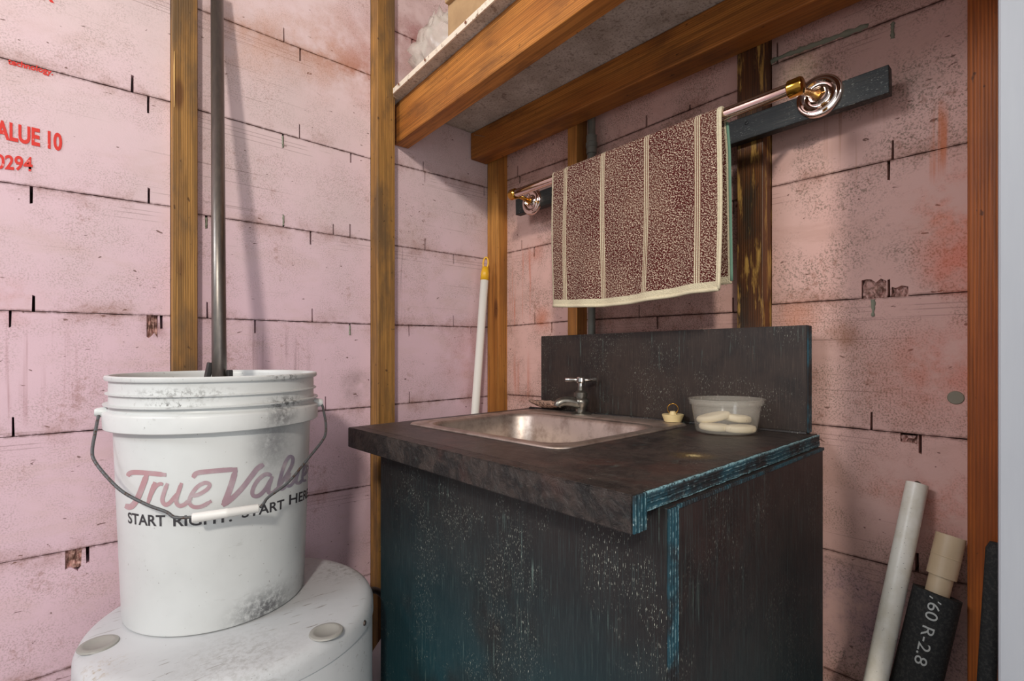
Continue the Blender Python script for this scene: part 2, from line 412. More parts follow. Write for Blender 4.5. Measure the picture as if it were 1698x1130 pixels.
def foam_bay(side, a0, a1, seams, notches, damages, nmax=3):
    """one bay of stacked foam blocks between two studs; a = coordinate along the wall"""
    P = (lambda u, v: on_y(u, v, DL)) if side == 'L' else (lambda u, v: on_x(u, v, DR))
    A = (lambda p: p.x) if side == 'L' else (lambda p: p.y)
    lines = []
    for (q0, q1) in seams:
        p0, p1 = P(*q0), P(*q1)
        k = (p1.z - p0.z) / (A(p1) - A(p0)); k = max(-.02, min(.02, k))
        am, zm = (A(p0) + A(p1)) / 2, (p0.z + p1.z) / 2
        lines.append(lambda a, k=k, am=am, zm=zm: zm + k * (a - am))
    am = (max(a0, -.3) + a1) / 2
    lines.sort(key=lambda f: -f(am))
    top = lines[0](am)
    while top < 2.25: top += .196; lines.insert(0, lambda a, t=top: t)
    low = lines[-1](am)
    while low > .23: low -= .196; lines.append(lambda a, t=low: t)
    lines.insert(0, lambda a: 2.41) if lines[0](am) < 2.38 else None
    lines.append(lambda a: 0.003)
    cuts = []
    for (u, v0, v1, wpx) in notches:
        p, q = P(u, v0), P(u, v1)
        wd = wpx * (ray(u, v0).length and (p.x / ray(u, v0).x)) / F_PX * .6
        cuts.append((A(p), q.z, p.z, wd / 2, False))
    for (u0, u1, v0, v1) in damages:
        p, q = P(u0, v0), P(u1, v1)
        cuts.append(((A(p) + A(q)) / 2, q.z, p.z, abs(A(p) - A(q)) / 2, True))
    wall = wallL if side == 'L' else wallR
    mat = foamL if side == 'L' else foamR
    for i in range(len(lines) - 1):
        ft, fb = lines[i], lines[i + 1]
        gap = R(.0001, .0005)
        dep = R(-.0006, .0006)
        def edge(f, sgn):
            """sgn +1: lower edge (cuts rise into the block), -1: upper edge"""
            mine = []
            for (a, zl, zh, hw, dm) in cuts:
                zc = f(a); mid = (zl + zh) / 2
                if not (fb(a) < mid < ft(a)): continue
                near_low = abs(zl - fb(a)) < abs(zh - ft(a))
                if (sgn > 0) != near_low: continue
                mine.append((a, (zh - zl), hw, dm))
            mine.sort()
            pts = []; a = a0; stepa = .025
            stops = [a0 + k * stepa for k in range(1, int((a1 - a0) / stepa))]
            stops = [s for s in stops if all(abs(s - m[0]) > m[2] + .002 for m in mine)]
            ev = [(s, None) for s in stops] + [(m[0], m) for m in mine] + [(a0, None), (a1, None)]
            ev.sort(key=lambda e: e[0])
            for s, m in ev:
                j = R(-.00035, .00035)
                if m is None: pts.append((s, f(s) + sgn * (gap + .0004) + j))
                else:
                    aa, h, hw, dm = m
                    base = f(aa) + sgn * gap
                    if dm:
                        k = 5
                        pts.append((aa - hw, base))
                        for q in range(k + 1):
                            pts.append((aa - hw + 2 * hw * q / k + (R(-.0015, .0015)), base + sgn * h * R(.75, 1.05)))
                        pts.append((aa + hw, base))
                    else:
                        sl = R(-.0008, .0008)
                        pts += [(aa - hw, base), (aa - hw + sl, base + sgn * h), (aa + hw + sl, base + sgn * h * R(.93, 1.0)), (aa + hw, base)]
            # strictly increasing a
            out = [pts[0]]
            for p in pts[1:]:
                out.append((max(p[0], out[-1][0] + 1e-5), p[1]))
            return out
        lo = edge(fb, +1); hi = edge(ft, -1)
        loop = lo + hi[::-1]
        bm = bmesh.new()
        d0, d1 = (DL + dep, DL + .05) if side == 'L' else (DR + dep, DR + .05)
        mk = (lambda a, d, z: (a, d, z)) if side == 'L' else (lambda a, d, z: (d, a, z))
        fr = [bm.verts.new(mk(a, d0, z)) for a, z in loop]
        bk = [bm.verts.new(mk(a, d1, z)) for a, z in loop]
        n = len(loop)
        bm.faces.new(fr if side == 'L' else fr[::-1])
        for k in range(n):
            bm.faces.new((fr[k], fr[(k + 1) % n], bk[(k + 1) % n], bk[k]))
        uv1 = bm.loops.layers.uv.new('from_bottom'); uv2 = bm.loops.layers.uv.new('from_top')
        for fc in bm.faces:
            for lp in fc.loops:
                co = lp.vert.co; a = co.x if side == 'L' else co.y
                lp[uv1].uv = (a, co.z - fb(a)); lp[uv2].uv = (a, ft(a) - co.z)
        bmesh.ops.recalc_face_normals(bm, faces=bm.faces)
        obj('foam_block', bm, mat, wall)
    for (u0, u1, v0, v1) in damages:          # torn foam left inside the broken pockets
        p, q = P(u0, v0), P(u1, v1)
        bm = bmesh.new()
        a_, b_ = sorted((A(p), A(q))); nx, nz = 9, 5
        g_ = [[None] * (nz + 1) for _ in range(nx + 1)]
        for i in range(nx + 1):
            for j in range(nz + 1):
                a = a_ + (b_ - a_) * i / nx; z = q.z - .002 + (p.z - q.z + .004) * j / nz
                d = R(.002, .010)
                g_[i][j] = bm.verts.new((a, DL + d, z) if side == 'L' else (DR + d, a, z))
        for i in range(nx):
            for j in range(nz):
                bm.faces.new((g_[i][j], g_[i + 1][j], g_[i + 1][j + 1], g_[i][j + 1]))
        bmesh.ops.recalc_face_normals(bm, faces=bm.faces)
        r = bmesh.ops.extrude_face_region(bm, geom=bm.faces[:])
        for v in r['geom']:
            if isinstance(v, bmesh.types.BMVert):
                if side == 'L': v.co.y = DL + .03
                else: v.co.x = DR + .03
        obj('torn_foam', bm, torn, wall)
g = G('torn_foam'); nn = g.noise(g.geo, 120, 5, .7)
torn = g.out(g.mix(g.step(nn, .4, .6), srgb(206, 164, 154), srgb(124, 92, 80)), .9)

# stud positions (x along the left wall, y along the right wall)
SL1 = (on_y(286, 300, DL - .018).x, on_y(328, 300, DL - .018).x)
SL2 = (on_y(615, 400, DL).x, on_y(655, 400, DL - .034).x)
SC_y = on_x(841, 500, DR).y
SR1 = (on_x(973, 500, DR).y, on_x(941, 500, DR - .036).y)
SR2 = (on_x(1279, 400, DR).y, on_x(1222, 400, DR - .036).y)
SR3 = (on_x(1604, 400, DR - .036).y - .05, on_x(1604, 400, DR - .036).y)

foam_bay('L', -1.4, SL1[0] - .001,
    [((0, 96), (280, 168)), ((0, 302), (280, 342)), ((0, 515), (280, 524)), ((0, 726), (190, 711)), ((0, 935), (197, 898)), ((55, 1130), (116, 1104))],
    [(219, 125, 153, 6), (246, 160, 188, 6), (52, 312, 341, 7), (247, 315, 341, 6), (55, 488, 515, 6), (17, 517, 545, 6), (267, 526, 548, 6), (22, 690, 722, 6), (145, 908, 934, 7)],
    [(243, 262, 524, 562), (108, 136, 908, 938)])
foam_bay('L', SL1[1] + .001, SL2[0] - .001,
    [((328, 15), (612, 124)), ((328, 182), (614, 263)), ((325, 355), (614, 399)), ((323, 527), (617, 538)), ((553, 680), (616, 675)), ((524, 818), (621, 806)), ((606, 955), (621, 951))],
    [(471, 46, 70, 4), (498, 82, 103, 5), (497, 206, 230, 4), (469, 225, 246, 5), (582, 257, 273, 5), (342, 358, 380, 6), (470, 355, 376, 4), (515, 383, 405, 5), (553, 370, 388, 4),
     (581, 370, 392, 5), (344, 500, 527, 5), (423, 531, 553, 5), (518, 510, 532, 4), (580, 538, 557, 5), (540, 655, 678, 4), (370, 690, 712, 4)], [])
foam_bay('L', SL2[1] + .001, DR - .002,
    [((650, 50), (693, 69)), ((652, 279), (809, 305)), ((652, 407), (807, 430)), ((652, 539), (809, 543)), ((653, 671), (780, 660))],
    [(683, 66, 84, 4), (702, 268, 284, 3), (705, 290, 308, 3), (705, 397, 416, 4), (752, 423, 439, 4), (678, 541, 560, 3), (752, 523, 541, 4), (781, 544, 556, 3), (679, 650, 669, 4), (803, 315, 330, 3)], [])
foam_bay('R', SR1[1] + .001, SC_y + .07,
    [((837, 301), (940, 264)), ((841, 420), (922, 402)), ((841, 541), (943, 533)), ((841, 658), (900, 655))],
    [(858, 278, 296, 5), (862, 300, 312, 5), (886, 414, 430, 5), (887, 520, 538, 4), (915, 536, 553, 5), (865, 400, 416, 3)], [])
foam_bay('R', SR2[1] + .001, SR1[0] - .001,
    [((1002, 241), (1221, 149)), ((1195, 337), (1222, 332)), ((988, 530), (1222, 518))],
    [(1072, 185, 205, 6), (1144, 172, 180, 5), (1216, 333, 356, 5), (1216, 492, 516, 5), (1090, 527, 548, 6), (1060, 505, 526, 3)], [])
foam_bay('R', SR3[1] + .001, SR2[0] - .001,
    [((1270, 112), (1565, 0)), ((1276, 311), (1603, 237)), ((1280, 505), (1604, 484)), ((1369, 706), (1604, 729)), ((1368, 911), (1600, 969)), ((1364, 1107), (1406, 1124))],
    [(1289, 70, 104, 5), (1480, 230, 262, 6), (1474, 265, 298, 6), (1474, 460, 489, 6), (1445, 682, 712, 6), (1526, 724, 756, 7), (1521, 918, 950, 8)],
    [(1430, 1470, 464, 492), (1478, 1506, 474, 490), (1493, 1522, 724, 744)])
foam_bay('R', -.9, SR3[0] - .001, [((1276, 311), (1603, 237)), ((1280, 505), (1604, 484))], [], [])

# adhesive: bead along the wide joint at the top right, plugs in filled slots, round patch
def blob(name, pts, r, parent, mat):
    bm = tube_bm(spline(pts, 5), [r * R(.7, 1.25) for _ in range((len(pts) - 1) * 5 + 1)], 8)
    for v in bm.verts: v.co += Vector((R(-.0008, .0008), R(-.0008, .0008), R(-.0008, .0008)))
    obj(name, bm, mat, parent, smooth=True)
blob('sealant_bead', [on_x(u, v, DR + .001) for u, v in ((1268, 112), (1285, 100), (1320, 86), (1360, 72), (1400, 57), (1440, 43))], .0045, wallR, glue)
for (u, v0, v1) in ((1480, 38, 64), (1448, 497, 525)):
    blob('sealant_plug', [on_x(u, v0, DR), on_x(u, (v0 + v1) / 2, DR), on_x(u, v1, DR)], .0026, wallR, glue)
for (u, v0, v1) in ((342, 361, 379), (469, 226, 245), (470, 357, 374), (580, 540, 556)):
    blob('sealant_plug', [on_y(u, v0, DL), on_y(u, (v0 + v1) / 2, DL), on_y(u, v1, DL)], .0016, wallL, glue)
pc = on_x(1585, 660, DR)
obj('round_patch', lathe_bm([(0, .002), (.0085, .002), (.0098, 0)], pc, (-1, 0, 0), 28), plain('round_patch', (128, 122, 106), .7), wallR)

# red print on the foam
red = G('red_ink'); nr = red.noise(red.geo, 160, 3, .6)
redm = red.out(red.mix(red.step(nr, .62, .72), srgb(214, 50, 40), srgb(228, 140, 134)), .7)
def text_mesh(s, size=1.0, bold=0.0, shear=0.0, spacing=1.0):
    cu = bpy.data.curves.new('t', 'FONT'); cu.body = s; cu.size = size; cu.offset = bold; cu.shear = shear; cu.space_character = spacing
    cu.resolution_u = 4
    o = bpy.data.objects.new('t', cu); COL.objects.link(o)
    me = bpy.data.meshes.new_from_object(o)
    bpy.data.objects.remove(o)
    return me
def wall_text(s, q0, q1, height_px, bold, name='red_lettering', side_off=.0009):
    """letters on the left wall: q0 = left end of the baseline, q1 = right end"""
    p0, p1 = on_y(*q0, DL), on_y(*q1, DL)
    pt = on_y(q1[0], q1[1] - height_px, DL)
    me = text_mesh(s, 1.0, bold)
    xs = [v.co.x for v in me.vertices]; ys = [v.co.y for v in me.vertices]
    x0, x1, y1 = min(xs), max(xs), max(ys)
    H = pt.z - p1.z
    for v in me.vertices:
        f = (v.co.x - x0) / (x1 - x0)
        b = p0.lerp(p1, f)
        v.co = Vector((b.x, DL - side_off, b.z + v.co.y / y1 * H))
    obj(name, me, redm, wallL)
wall_text('VALUE 10', (-28, 223), (103, 250), 28, .035)
wall_text('0294', (-8, 279), (54, 284), 23, .025)
wall_text('technology.', (13, 106), (88, 125), 9, .03)
wall_text('R', (68, -2), (90, 5), 22, .03)

# ---------------------------------------------------------------- floor, ceiling
g = G('concrete_floor'); n = g.noise(g.geo, 6, 6, .6)
obj('floor', box_bm(-1.45, DR + .16, -.95, DL + .16, -.08, 0), g.out(g.mix(n, srgb(120, 112, 106), srgb(88, 82, 78)), .8), kind='structure')
g = G('ceiling_board'); n = g.noise(g.geo, 6, 6, .6)
obj('ceiling', box_bm(-1.45, DR + .16, -.95, DL + .16, 2.43, 2.47), g.out(g.mix(n, srgb(200, 194, 186), srgb(170, 160, 150)), .8), kind='structure')

# ---------------------------------------------------------------- timber
W_fir = wood_mat('fir_orange', (204, 142, 68), (180, 116, 52), (112, 74, 38), .5)
W_grey = wood_mat('fir_weathered', (176, 128, 66), (142, 100, 54), (92, 72, 50), .75)
W_beam = wood_mat('fir_beam', (206, 136, 62), (174, 104, 42), (96, 60, 32), .6)
W_dark = wood_mat('stained_stud', (110, 66, 30), (74, 42, 22), (34, 34, 26), .8, .5, wear=(176, 138, 70))
W_red = wood_mat('varnished_stud', (184, 98, 30), (168, 84, 24), (120, 54, 18), .3, .5)
def board(name, p0, p1, width_dir, wdt, thk_dir, thk, mat, parent=None, bevel=.0015, **k):
    """timber from p0 to p1; local X = length; width_dir / thk_dir give the section, measured from the p0-p1 line"""
    p0, p1 = Vector(p0), Vector(p1)
    X = (p1 - p0); L = X.length; X.normalize()
    Y = Vector(width_dir); Y = (Y - X * Y.dot(X)).normalized()
    Z = X.cross(Y)
    if Z.dot(Vector(thk_dir)) < 0: zs = (-thk, 0)
    else: zs = (0, thk)
    M = Matrix(((X.x, Y.x, Z.x, p0.x), (X.y, Y.y, Z.y, p0.y), (X.z, Y.z, Z.z, p0.z), (0, 0, 0, 1)))
    return obj(name, box_bm(0, L, 0, wdt, zs[0], zs[1], bevel, 2), mat, parent, M, **k)
def stud_L(x0, x1, d, mat, label, ztop=2.41):
    return board('wall_stud', (x0, DL - d, 0.001), (x0, DL - d, ztop), (1, 0, 0), x1 - x0, (0, 1, 0), d + .052, mat, label=label, cat='stud')
def stud_R(y0, y1, d, mat, label, ztop=2.41):
    return board('wall_stud', (DR - d, y0, 0.001), (DR - d, y0, ztop), (0, 1, 0), y1 - y0, (1, 0, 0), d + .052, mat, label=label, cat='stud')
stud_L(*SL1, .018, W_grey, 'nearly flush brown wooden stud on the left wall, standing behind the white bucket')
stud_L(*SL2, .034, W_grey, 'orange wooden stud that carries the left end of the shelf front')
stud_R(SC_y, DL - .002, .033, W_fir, 'knotty orange stud in the corner behind the yellow-tipped pole', ztop=2.41)
stud_R(*SR1, .036, W_fir, 'orange stud behind the left half of the towel, next to the grey conduit', ztop=2.41)
stud_R(*SR2, .036, W_dark, 'dark stained stud with worn golden streaks just right of the towel')
stud_R(*SR3, .036, W_red, 'reddish brown varnished stud beside the grey painted door post')
# rough splinter on the first stud
obj('foam_fringe', tube_bm([on_y(289, v, DL - .0195) for v in (85, 110, 150, 178)], [.0004, .0012, .001, .0004], 6), plain('splinter', (222, 178, 110), .7), bpy.data.objects['wall_stud'])
bpy.data.objects['foam_fringe'].name = 'splinter'

# ---------------------------------------------------------------- shelf
zs0 = CZ + .600
xf = lambda y: .609 - (1.1 - y) * .0626
shelf = thing('storage_shelf', 'grey board shelf on two wooden beams high above the sink', 'shelf', (.75, 1.09, zs0 - .1))
Y1, Y0 = DL - .002, .10
p0 = Vector((xf(Y1), Y1, CZ + .503)); p1 = Vector((xf(Y0), Y0, CZ + .503))
board('front_beam', p0, p1, (0, 0, 1), .0965, (1, 0, 0), .038, W_beam, shelf, .002)
board('rear_beam', (.842, Y1, CZ + .527), (.842, Y0, CZ + .527), (0, 0, 1), .0725, (1, 0, 0), .055, W_beam, shelf, .003)
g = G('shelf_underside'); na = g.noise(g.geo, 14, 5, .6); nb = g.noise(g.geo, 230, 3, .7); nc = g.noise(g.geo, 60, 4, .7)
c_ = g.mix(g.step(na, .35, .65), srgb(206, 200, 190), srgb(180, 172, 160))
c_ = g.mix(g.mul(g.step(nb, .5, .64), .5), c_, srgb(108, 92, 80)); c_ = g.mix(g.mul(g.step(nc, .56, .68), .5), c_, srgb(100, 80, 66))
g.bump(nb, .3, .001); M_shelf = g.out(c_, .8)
g = G('white_board_edge'); na = g.noise(g.geo, 90, 4, .7)
M_wedge = g.out(g.mix(g.step(na, .56, .68), srgb(232, 218, 198), srgb(140, 110, 86)), .6)
ov = .027
pts = [(xf(Y0) - ov, Y0), (.898, Y0), (.898, Y1), (xf(Y1) - .004, Y1), (xf(Y1) - ov * .75, DL - .040), (xf(Y1) - ov, DL - .052)]
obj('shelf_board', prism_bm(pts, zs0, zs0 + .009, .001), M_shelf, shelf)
e_pts = [(xf(Y0) - ov - .003, Y0), (xf(Y0) - ov, Y0), (xf(Y1) - ov, DL - .052), (xf(Y1) - ov * .75, DL - .040), (xf(Y1) - ov * .35, DL - .036), (xf(Y1) - ov * .35, DL - .0345 + 0), (xf(Y1) - ov * .8, DL - .0375), (xf(Y1) - ov - .003, DL - .051)]
obj('edge_trim', prism_bm(e_pts, zs0 - .001, zs0 + .011), M_wedge, shelf)
for (u, v) in ((679, 117), (734, 71), (803, 13)):
    y_ = 1.1 - (u - 640) * .0022
    q = Vector((xf(y_) - ov - .003, y_, zs0 + .005))
    obj('nail_head', lathe_bm([(0, .0008), (.0025, .0006), (.003, 0)], q, (-1, 0, 0), 12), plain('rusty_nail_head', (120, 66, 40), .6), shelf)
nm_ = plain('bright_nail', (190, 176, 158), .4, .8)
a = on_x(803, 226, .842); obj('nail', tube_bm([a + Vector((.004, 0, 0)), a + Vector((-.042, -.01, -.012))], .0011, 8), nm_, shelf)

# things stored on the shelf
g = G('brown_carton'); n = g.noise(g.geo, 30, 5, .6)
M_card = g.out(g.mix(n, srgb(196, 162, 118), srgb(140, 108, 76)), .8)
bx = thing('carton', 'tan carton lying on the shelf above the left end of the sink', 'box', (.68, .73, zs0 + .0095))
bm = box_bm(.575, .76, .62, .825, zs0 + .0095, zs0 + .13, .003); obj('carton_body', bm, M_card, bx)
obj('flap', box_bm(.566, .58, .63, .822, zs0 + .085, zs0 + .134, .002), M_card, bx)
def crumple(bm, amt):
    for v in bm.verts: v.co += Vector((R(-amt, amt), R(-amt, amt), R(-amt, amt)))
g = G('clear_plastic_film')
g.b.inputs['Alpha'].default_value = .42; n = g.noise(g.geo, 34, 4, .6, 1.5)
g.bump(n, .8, .004); M_film = g.out(srgb(236, 226, 214), .16, 0, .8)
M_stuff = G('tan_scraps'); n = M_stuff.noise(M_stuff.geo, 45, 4, .7); M_stuff = M_stuff.out(M_stuff.mix(M_stuff.step(n, .4, .6), srgb(206, 180, 140), srgb(140, 120, 96)), .8)
bag = thing('plastic_bag', 'crumpled clear plastic bag of scraps at the left end of the shelf', 'bag', (.65, .95, zs0 + .0095))
bm = bmesh.new(); bmesh.ops.create_icosphere(bm, subdivisions=4, radius=1)
for v in bm.verts:
    d = v.co.copy(); k = 1 + .2 * math.sin(9 * d.x + 5 * d.z) * math.cos(8 * d.y - 6 * d.z) + .06 * math.sin(23 * d.y + 9 * d.x)
    zz = d.z * .085 * k; ww = .062 * k * (1 - .45 * max(0, d.z))
    v.co = Vector((.645 + d.x * ww, .94 + d.y * ww * 1.35, max(zs0 + .012, zs0 + .07 + zz)))
obj('bag_film', bm, M_film, bag, smooth=True)
bm = bmesh.new(); bmesh.ops.create_icosphere(bm, subdivisions=3, radius=1)
for v in bm.verts:
    d = v.co; k = 1 + R(-.12, .12)
    v.co = Vector((.65 + d.x * .04 * k, .925 + d.y * .055 * k, max(zs0 + .014, zs0 + .045 + d.z * .035 * k)))
obj('bag_contents', bm, M_stuff, bag)
# loose film fan
bm = bmesh.new(); rows = []
for i in range(9):
    row = []
    for j in range(7):
        t_, s_ = i / 8, j / 6
        row.append(bm.verts.new((.615 + .03 * t_ + .01 * math.sin(5 * s_ + 3 * t_), .97 + .08 * t_ * (1.2 - s_) + .006 * math.sin(9 * s_), zs0 + .03 + .17 * t_ * (0.4 + .6 * s_) + R(-.002, .002))))
    rows.append(row)
for i in range(8):
    for j in range(6): bm.faces.new((rows[i][j], rows[i + 1][j], rows[i + 1][j + 1], rows[i][j + 1]))
o = obj('bag_film', bm, M_film, bag, smooth=True); md = o.modifiers.new('thickness', 'SOLIDIFY'); md.thickness = .0006
bm = prism_bm([(.60, 1.03), (.70, 1.045), (.70, 1.06), (.60, 1.07)], zs0 + .0095, zs0 + .035, .002)
obj('yellow_packet', bm, plain('yellow_green_packet', (186, 164, 70), .6), label='small yellow green packet on the shelf beside the plastic bag', cat='packet')

# ---------------------------------------------------------------- conduit on the right wall
M_cond = G('grey_conduit'); n = M_cond.noise(M_cond.geo, 60, 4); M_cond = M_cond.out(M_cond.mix(n, srgb(132, 132, 122), srgb(98, 100, 94)), .5, .3)
cx_, cy_ = .912, on_x(981, 400, .912).y
cond = thing('conduit_pipe', 'grey vertical conduit pipe beside the stud behind the towel', 'pipe', (cx_, cy_, .7))
obj('pipe', tube_bm([(cx_, cy_, .25), (cx_, cy_, 2.3)], .0088, 20), M_cond, cond, smooth=True)
zc = on_x(975, 242, cx_).z
obj('coupling', lathe_bm([(.0088, -.022), (.0118, -.021), (.0118, -.008), (.0132, -.007), (.0132, .003), (.0118, .004), (.0118, .02), (.0088, .021)], (cx_, cy_, zc), (0, 0, 1), 24), M_cond, cond, smooth=False)

# ---------------------------------------------------------------- cabinet with sink
ZC = CZ - .130                                  # countertop surface at its right edge
M_front = black_mat('scuffed_black_paint', .85, 'z', 1.0)
M_side = black_mat('black_wood_side', .55, 'z', .45, base=(44, 31, 29))
M_splash = black_mat('black_backsplash', 0, 'z', .8, base=(50, 40, 35))
def on_top(u, v):
    z = ZC
    for _ in range(12):
        p = on_z(u, v, z); z = ZC - KT * (p.y - YT)
    return Vector((p.x, p.y, ZC))
dust = on_top(1150, 756); dust.z -= KT * (dust.y - YT)
M_top = black_mat('slate_laminate', 0, 'n', .55, .35, base=(52, 45, 42), slate=True, extra=[(dust, .035, (150, 118, 50), .5), (dust, .013, (224, 206, 150), .95)])
M_nose = black_mat('slate_nosing', 0, 'n', .15, .8, base=(38, 34, 32), slate=True)
M_edz = ply_edge_mat('worn_ply_edge', 'z', .75)
M_edx = ply_edge_mat('worn_ply_edge_upright', 'x', .8)
cab = thing('sink_cabinet', 'scuffed black plywood cabinet that carries the sink', 'cabinet', (.69, .56, 0))
XC, YR_, YL_ = .433, .259, .830
TILT[0] = False
zt = ZC - .0195
ZD = zt - KT * (YL_ - YT)
def panel(name, b, mat, bevel=.0012):
    bm = box_bm(*b, bevel)
    for v in bm.verts:
        if v.co.z > 1.0 - .3: v.co.z -= KT * (v.co.y - YT)
    return obj(name, bm, mat, cab)
panel('front_panel', (XC, XC + .0185, YR_ - .0015, YL_, .002, zt), M_front)
obj('panel_edge', box_bm(XC + .0005, XC + .0195, YR_ - .0035, YR_ - .0014, .004, zt - .001, .0006), M_edx, cab)
panel('side_panel', (XC + .0205, .896, YR_, YR_ + .0165, .002, zt - .0005), M_side)
panel('side_panel', (.470, .896, .844, .860, .002, zt - .0005), M_side)
panel('corner_batten', (XC + .019, .4695, YL_ - .02, .8525, .002, zt - .001), M_side)
M_ledge = ply_edge_mat('worn_ledge', 'x', .35)
obj('ledge_edge', box_bm(XC + .02, .896, YR_ - .002, YR_ + .0005, zt - .005, zt - .0003, .0008), M_ledge, cab)

TILT[0] = True
P1, P3 = on_top(1048, 822), on_top(577, 709)
ctop = thing('countertop', 'black slate-look countertop with worn blue plywood edge and backsplash', 'countertop', (.66, .58, ZC - .02))
YRc = P1.y
XB = .880                                      # backsplash face
outer = [(P1.x + .022, YRc), (.8965, YRc + .002), (.8965, P3.y + .01), (P3.x + .022, P3.y)]
SX0, SX1, SY0, SY1 = .502, .862, .459, .866     # sink rim
hole = (SX0 + .016, SX1 - .02, SY0 + .016, SY1 - .016)
def ring_slab(outer, hole, z0, z1):
    bm = bmesh.new()
    hx0, hx1, hy0, hy1 = hole
    inner = [(hx0, hy0), (hx1, hy0), (hx1, hy1), (hx0, hy1)]
    T = [bm.verts.new((x, y, z1)) for x, y in outer]; t = [bm.verts.new((x, y, z1)) for x, y in inner]
    B = [bm.verts.new((x, y, z0)) for x, y in outer]; b = [bm.verts.new((x, y, z0)) for x, y in inner]
    for i in range(4):
        j = (i + 1) % 4
        bm.faces.new((T[i], T[j], t[j], t[i])); bm.faces.new((B[i], b[i], b[j], B[j]))
        bm.faces.new((B[i], B[j], T[j], T[i])); bm.faces.new((b[i], t[i], t[j], b[j]))
    bmesh.ops.recalc_face_normals(bm, faces=bm.faces)
    return bm
obj('counter_board', ring_slab(outer, hole, ZC - .019, ZC), M_top, ctop)
# worn plywood end strip on the right, three veneers proud of one another
for k, (za, zb, pr) in enumerate(((.0005, .0052, .0018), (.0056, .0105, .0012), (.0109, .0188, .0016))):
    bm = bmesh.new(); N = 46; rows = []
    for i in range(N + 1):
        x = outer[0][0] + (.8963 - outer[0][0]) * i / N
        j1, j2, j3 = R(-.0004, .0004), R(-.0004, .0004), R(-.0004, .0005)
        rows.append([bm.verts.new((x, YRc - pr + j3, ZC - za - .0002 + j1)), bm.verts.new((x, YRc - pr + j3, ZC - zb + j2)), bm.verts.new((x, YRc + .0005, ZC - zb + j2)), bm.verts.new((x, YRc + .0005, ZC - za + j1))])
    for i in range(N):
        for q in range(4): bm.faces.new((rows[i][q], rows[i + 1][q], rows[i + 1][(q + 1) % 4], rows[i][(q + 1) % 4]))
    bm.faces.new(rows[0]); bm.faces.new(rows[-1][::-1])
    bmesh.ops.recalc_face_normals(bm, faces=bm.faces)
    obj('veneer_edge', bm, M_edz, ctop)
bm = prism_bm([(P1.x, YRc), (P1.x + .0222, YRc), (P3.x + .0222, P3.y), (P3.x, P3.y)], ZC - .0365, ZC, .0012)
obj('front_nosing', bm, M_nose, ctop)
for k in range(4):
    x0 = P1.x + .001 + k * .0053
    obj('veneer_edge', box_bm(x0, x0 + .0047, YRc - .0016 - .0005 * (k % 2), YRc + .0005, ZC - .0358, ZC - .0008, .0006), M_edx, ctop)
BL, BR = on_x(897, 558, XB), on_x(1338, 539, XB)
bm = bmesh.new()
q = [(XB, BL.y, ZC), (XB, BR.y, ZC), (XB, BR.y, BR.z), (XB, BL.y, BL.z + KT * (BL.y - YT))]
f_ = [bm.verts.new(p) for p in q]; b_ = [bm.verts.new((.8965, p[1], p[2])) for p in q]
bm.faces.new(f_); bm.faces.new(b_[::-1])
for i in range(4): bm.faces.new((f_[i], b_[i], b_[(i + 1) % 4], f_[(i + 1) % 4]))
bmesh.ops.recalc_face_normals(bm, faces=bm.faces); bmesh.ops.bevel(bm, geom=bm.edges[:], offset=.001, segments=2, affect='EDGES')
obj('backsplash', bm, M_splash, ctop)
M_caulk = black_mat('gritty_caulk', 0, 'n', 1.6, .6, base=(40, 34, 32))
obj('caulk_line', tube_bm(spline([(XB - .001, BR.y + (P3.y - BR.y) * i / 12, ZC + .001) for i in range(13)], 3), .0035, 8), M_caulk, ctop)
obj('backsplash_edge', box_bm(XB + .001, .896, BR.y - .0022, BR.y + .0004, ZC + .002, BR.z - .001, .0006), M_edx, ctop)

# sink
g = G('brushed_steel'); n = g.noise(g.map(g.geo, (300, 20, 300)), 1, 3, .6); n2 = g.noise(g.geo, 20, 5, .7)
g.bump(n, .05, .0005)
M_steel = g.out(g.mix(g.step(n2, .4, .7), srgb(196, 182, 172), srgb(150, 134, 124)), g.op('MULTIPLY_ADD', n2, .2, .36), .92)
sink = thing('sink', 'stainless steel drop-in sink in the black countertop', 'sink', ((SX0 + SX1) / 2, (SY0 + SY1) / 2, ZC - .15))
def rrect(x0, x1, y0, y1, r, n=8):
    out = []
    for cx, cy2, a0 in ((x1 - r, y1 - r, 0), (x0 + r, y1 - r, 90), (x0 + r, y0 + r, 180), (x1 - r, y0 + r, 270)):
        for k in range(n + 1):
            a = math.radians(a0 + 90 * k / n); out.append((cx + r * math.cos(a), cy2 + r * math.sin(a)))
    return out
BX0, BX1, BY0, BY1 = SX0 + .026, SX1 - .072, SY0 + .026, SY1 - .026
loops = [(rrect(SX0, SX1, SY0, SY1, .03), .0004), (rrect(SX0 + .002, SX1 - .002, SY0 + .002, SY1 - .002, .03), .0032), (rrect(SX0 + .006, SX1 - .006, SY0 + .006, SY1 - .006, .03), .0042),
         (rrect(SX0 + .012, SX1 - .012, SY0 + .012, SY1 - .012, .03), .003), (rrect(BX0 - .006, BX1 + .006, BY0 - .006, BY1 + .006, .05), .003),
         (rrect(BX0, BX1, BY0, BY1, .048), .0012), (rrect(BX0 + .004, BX1 - .004, BY0 + .004, BY1 - .004, .046), -.006),
         (rrect(BX0 + .012, BX1 - .012, BY0 + .012, BY1 - .012, .044), -.06), (rrect(BX0 + .02, BX1 - .02, BY0 + .02, BY1 - .02, .044), -.118),
         (rrect(BX0 + .03, BX1 - .03, BY0 + .03, BY1 - .03, .042), -.134), (rrect(BX0 + .05, BX1 - .05, BY0 + .05, BY1 - .05, .035), -.141)]
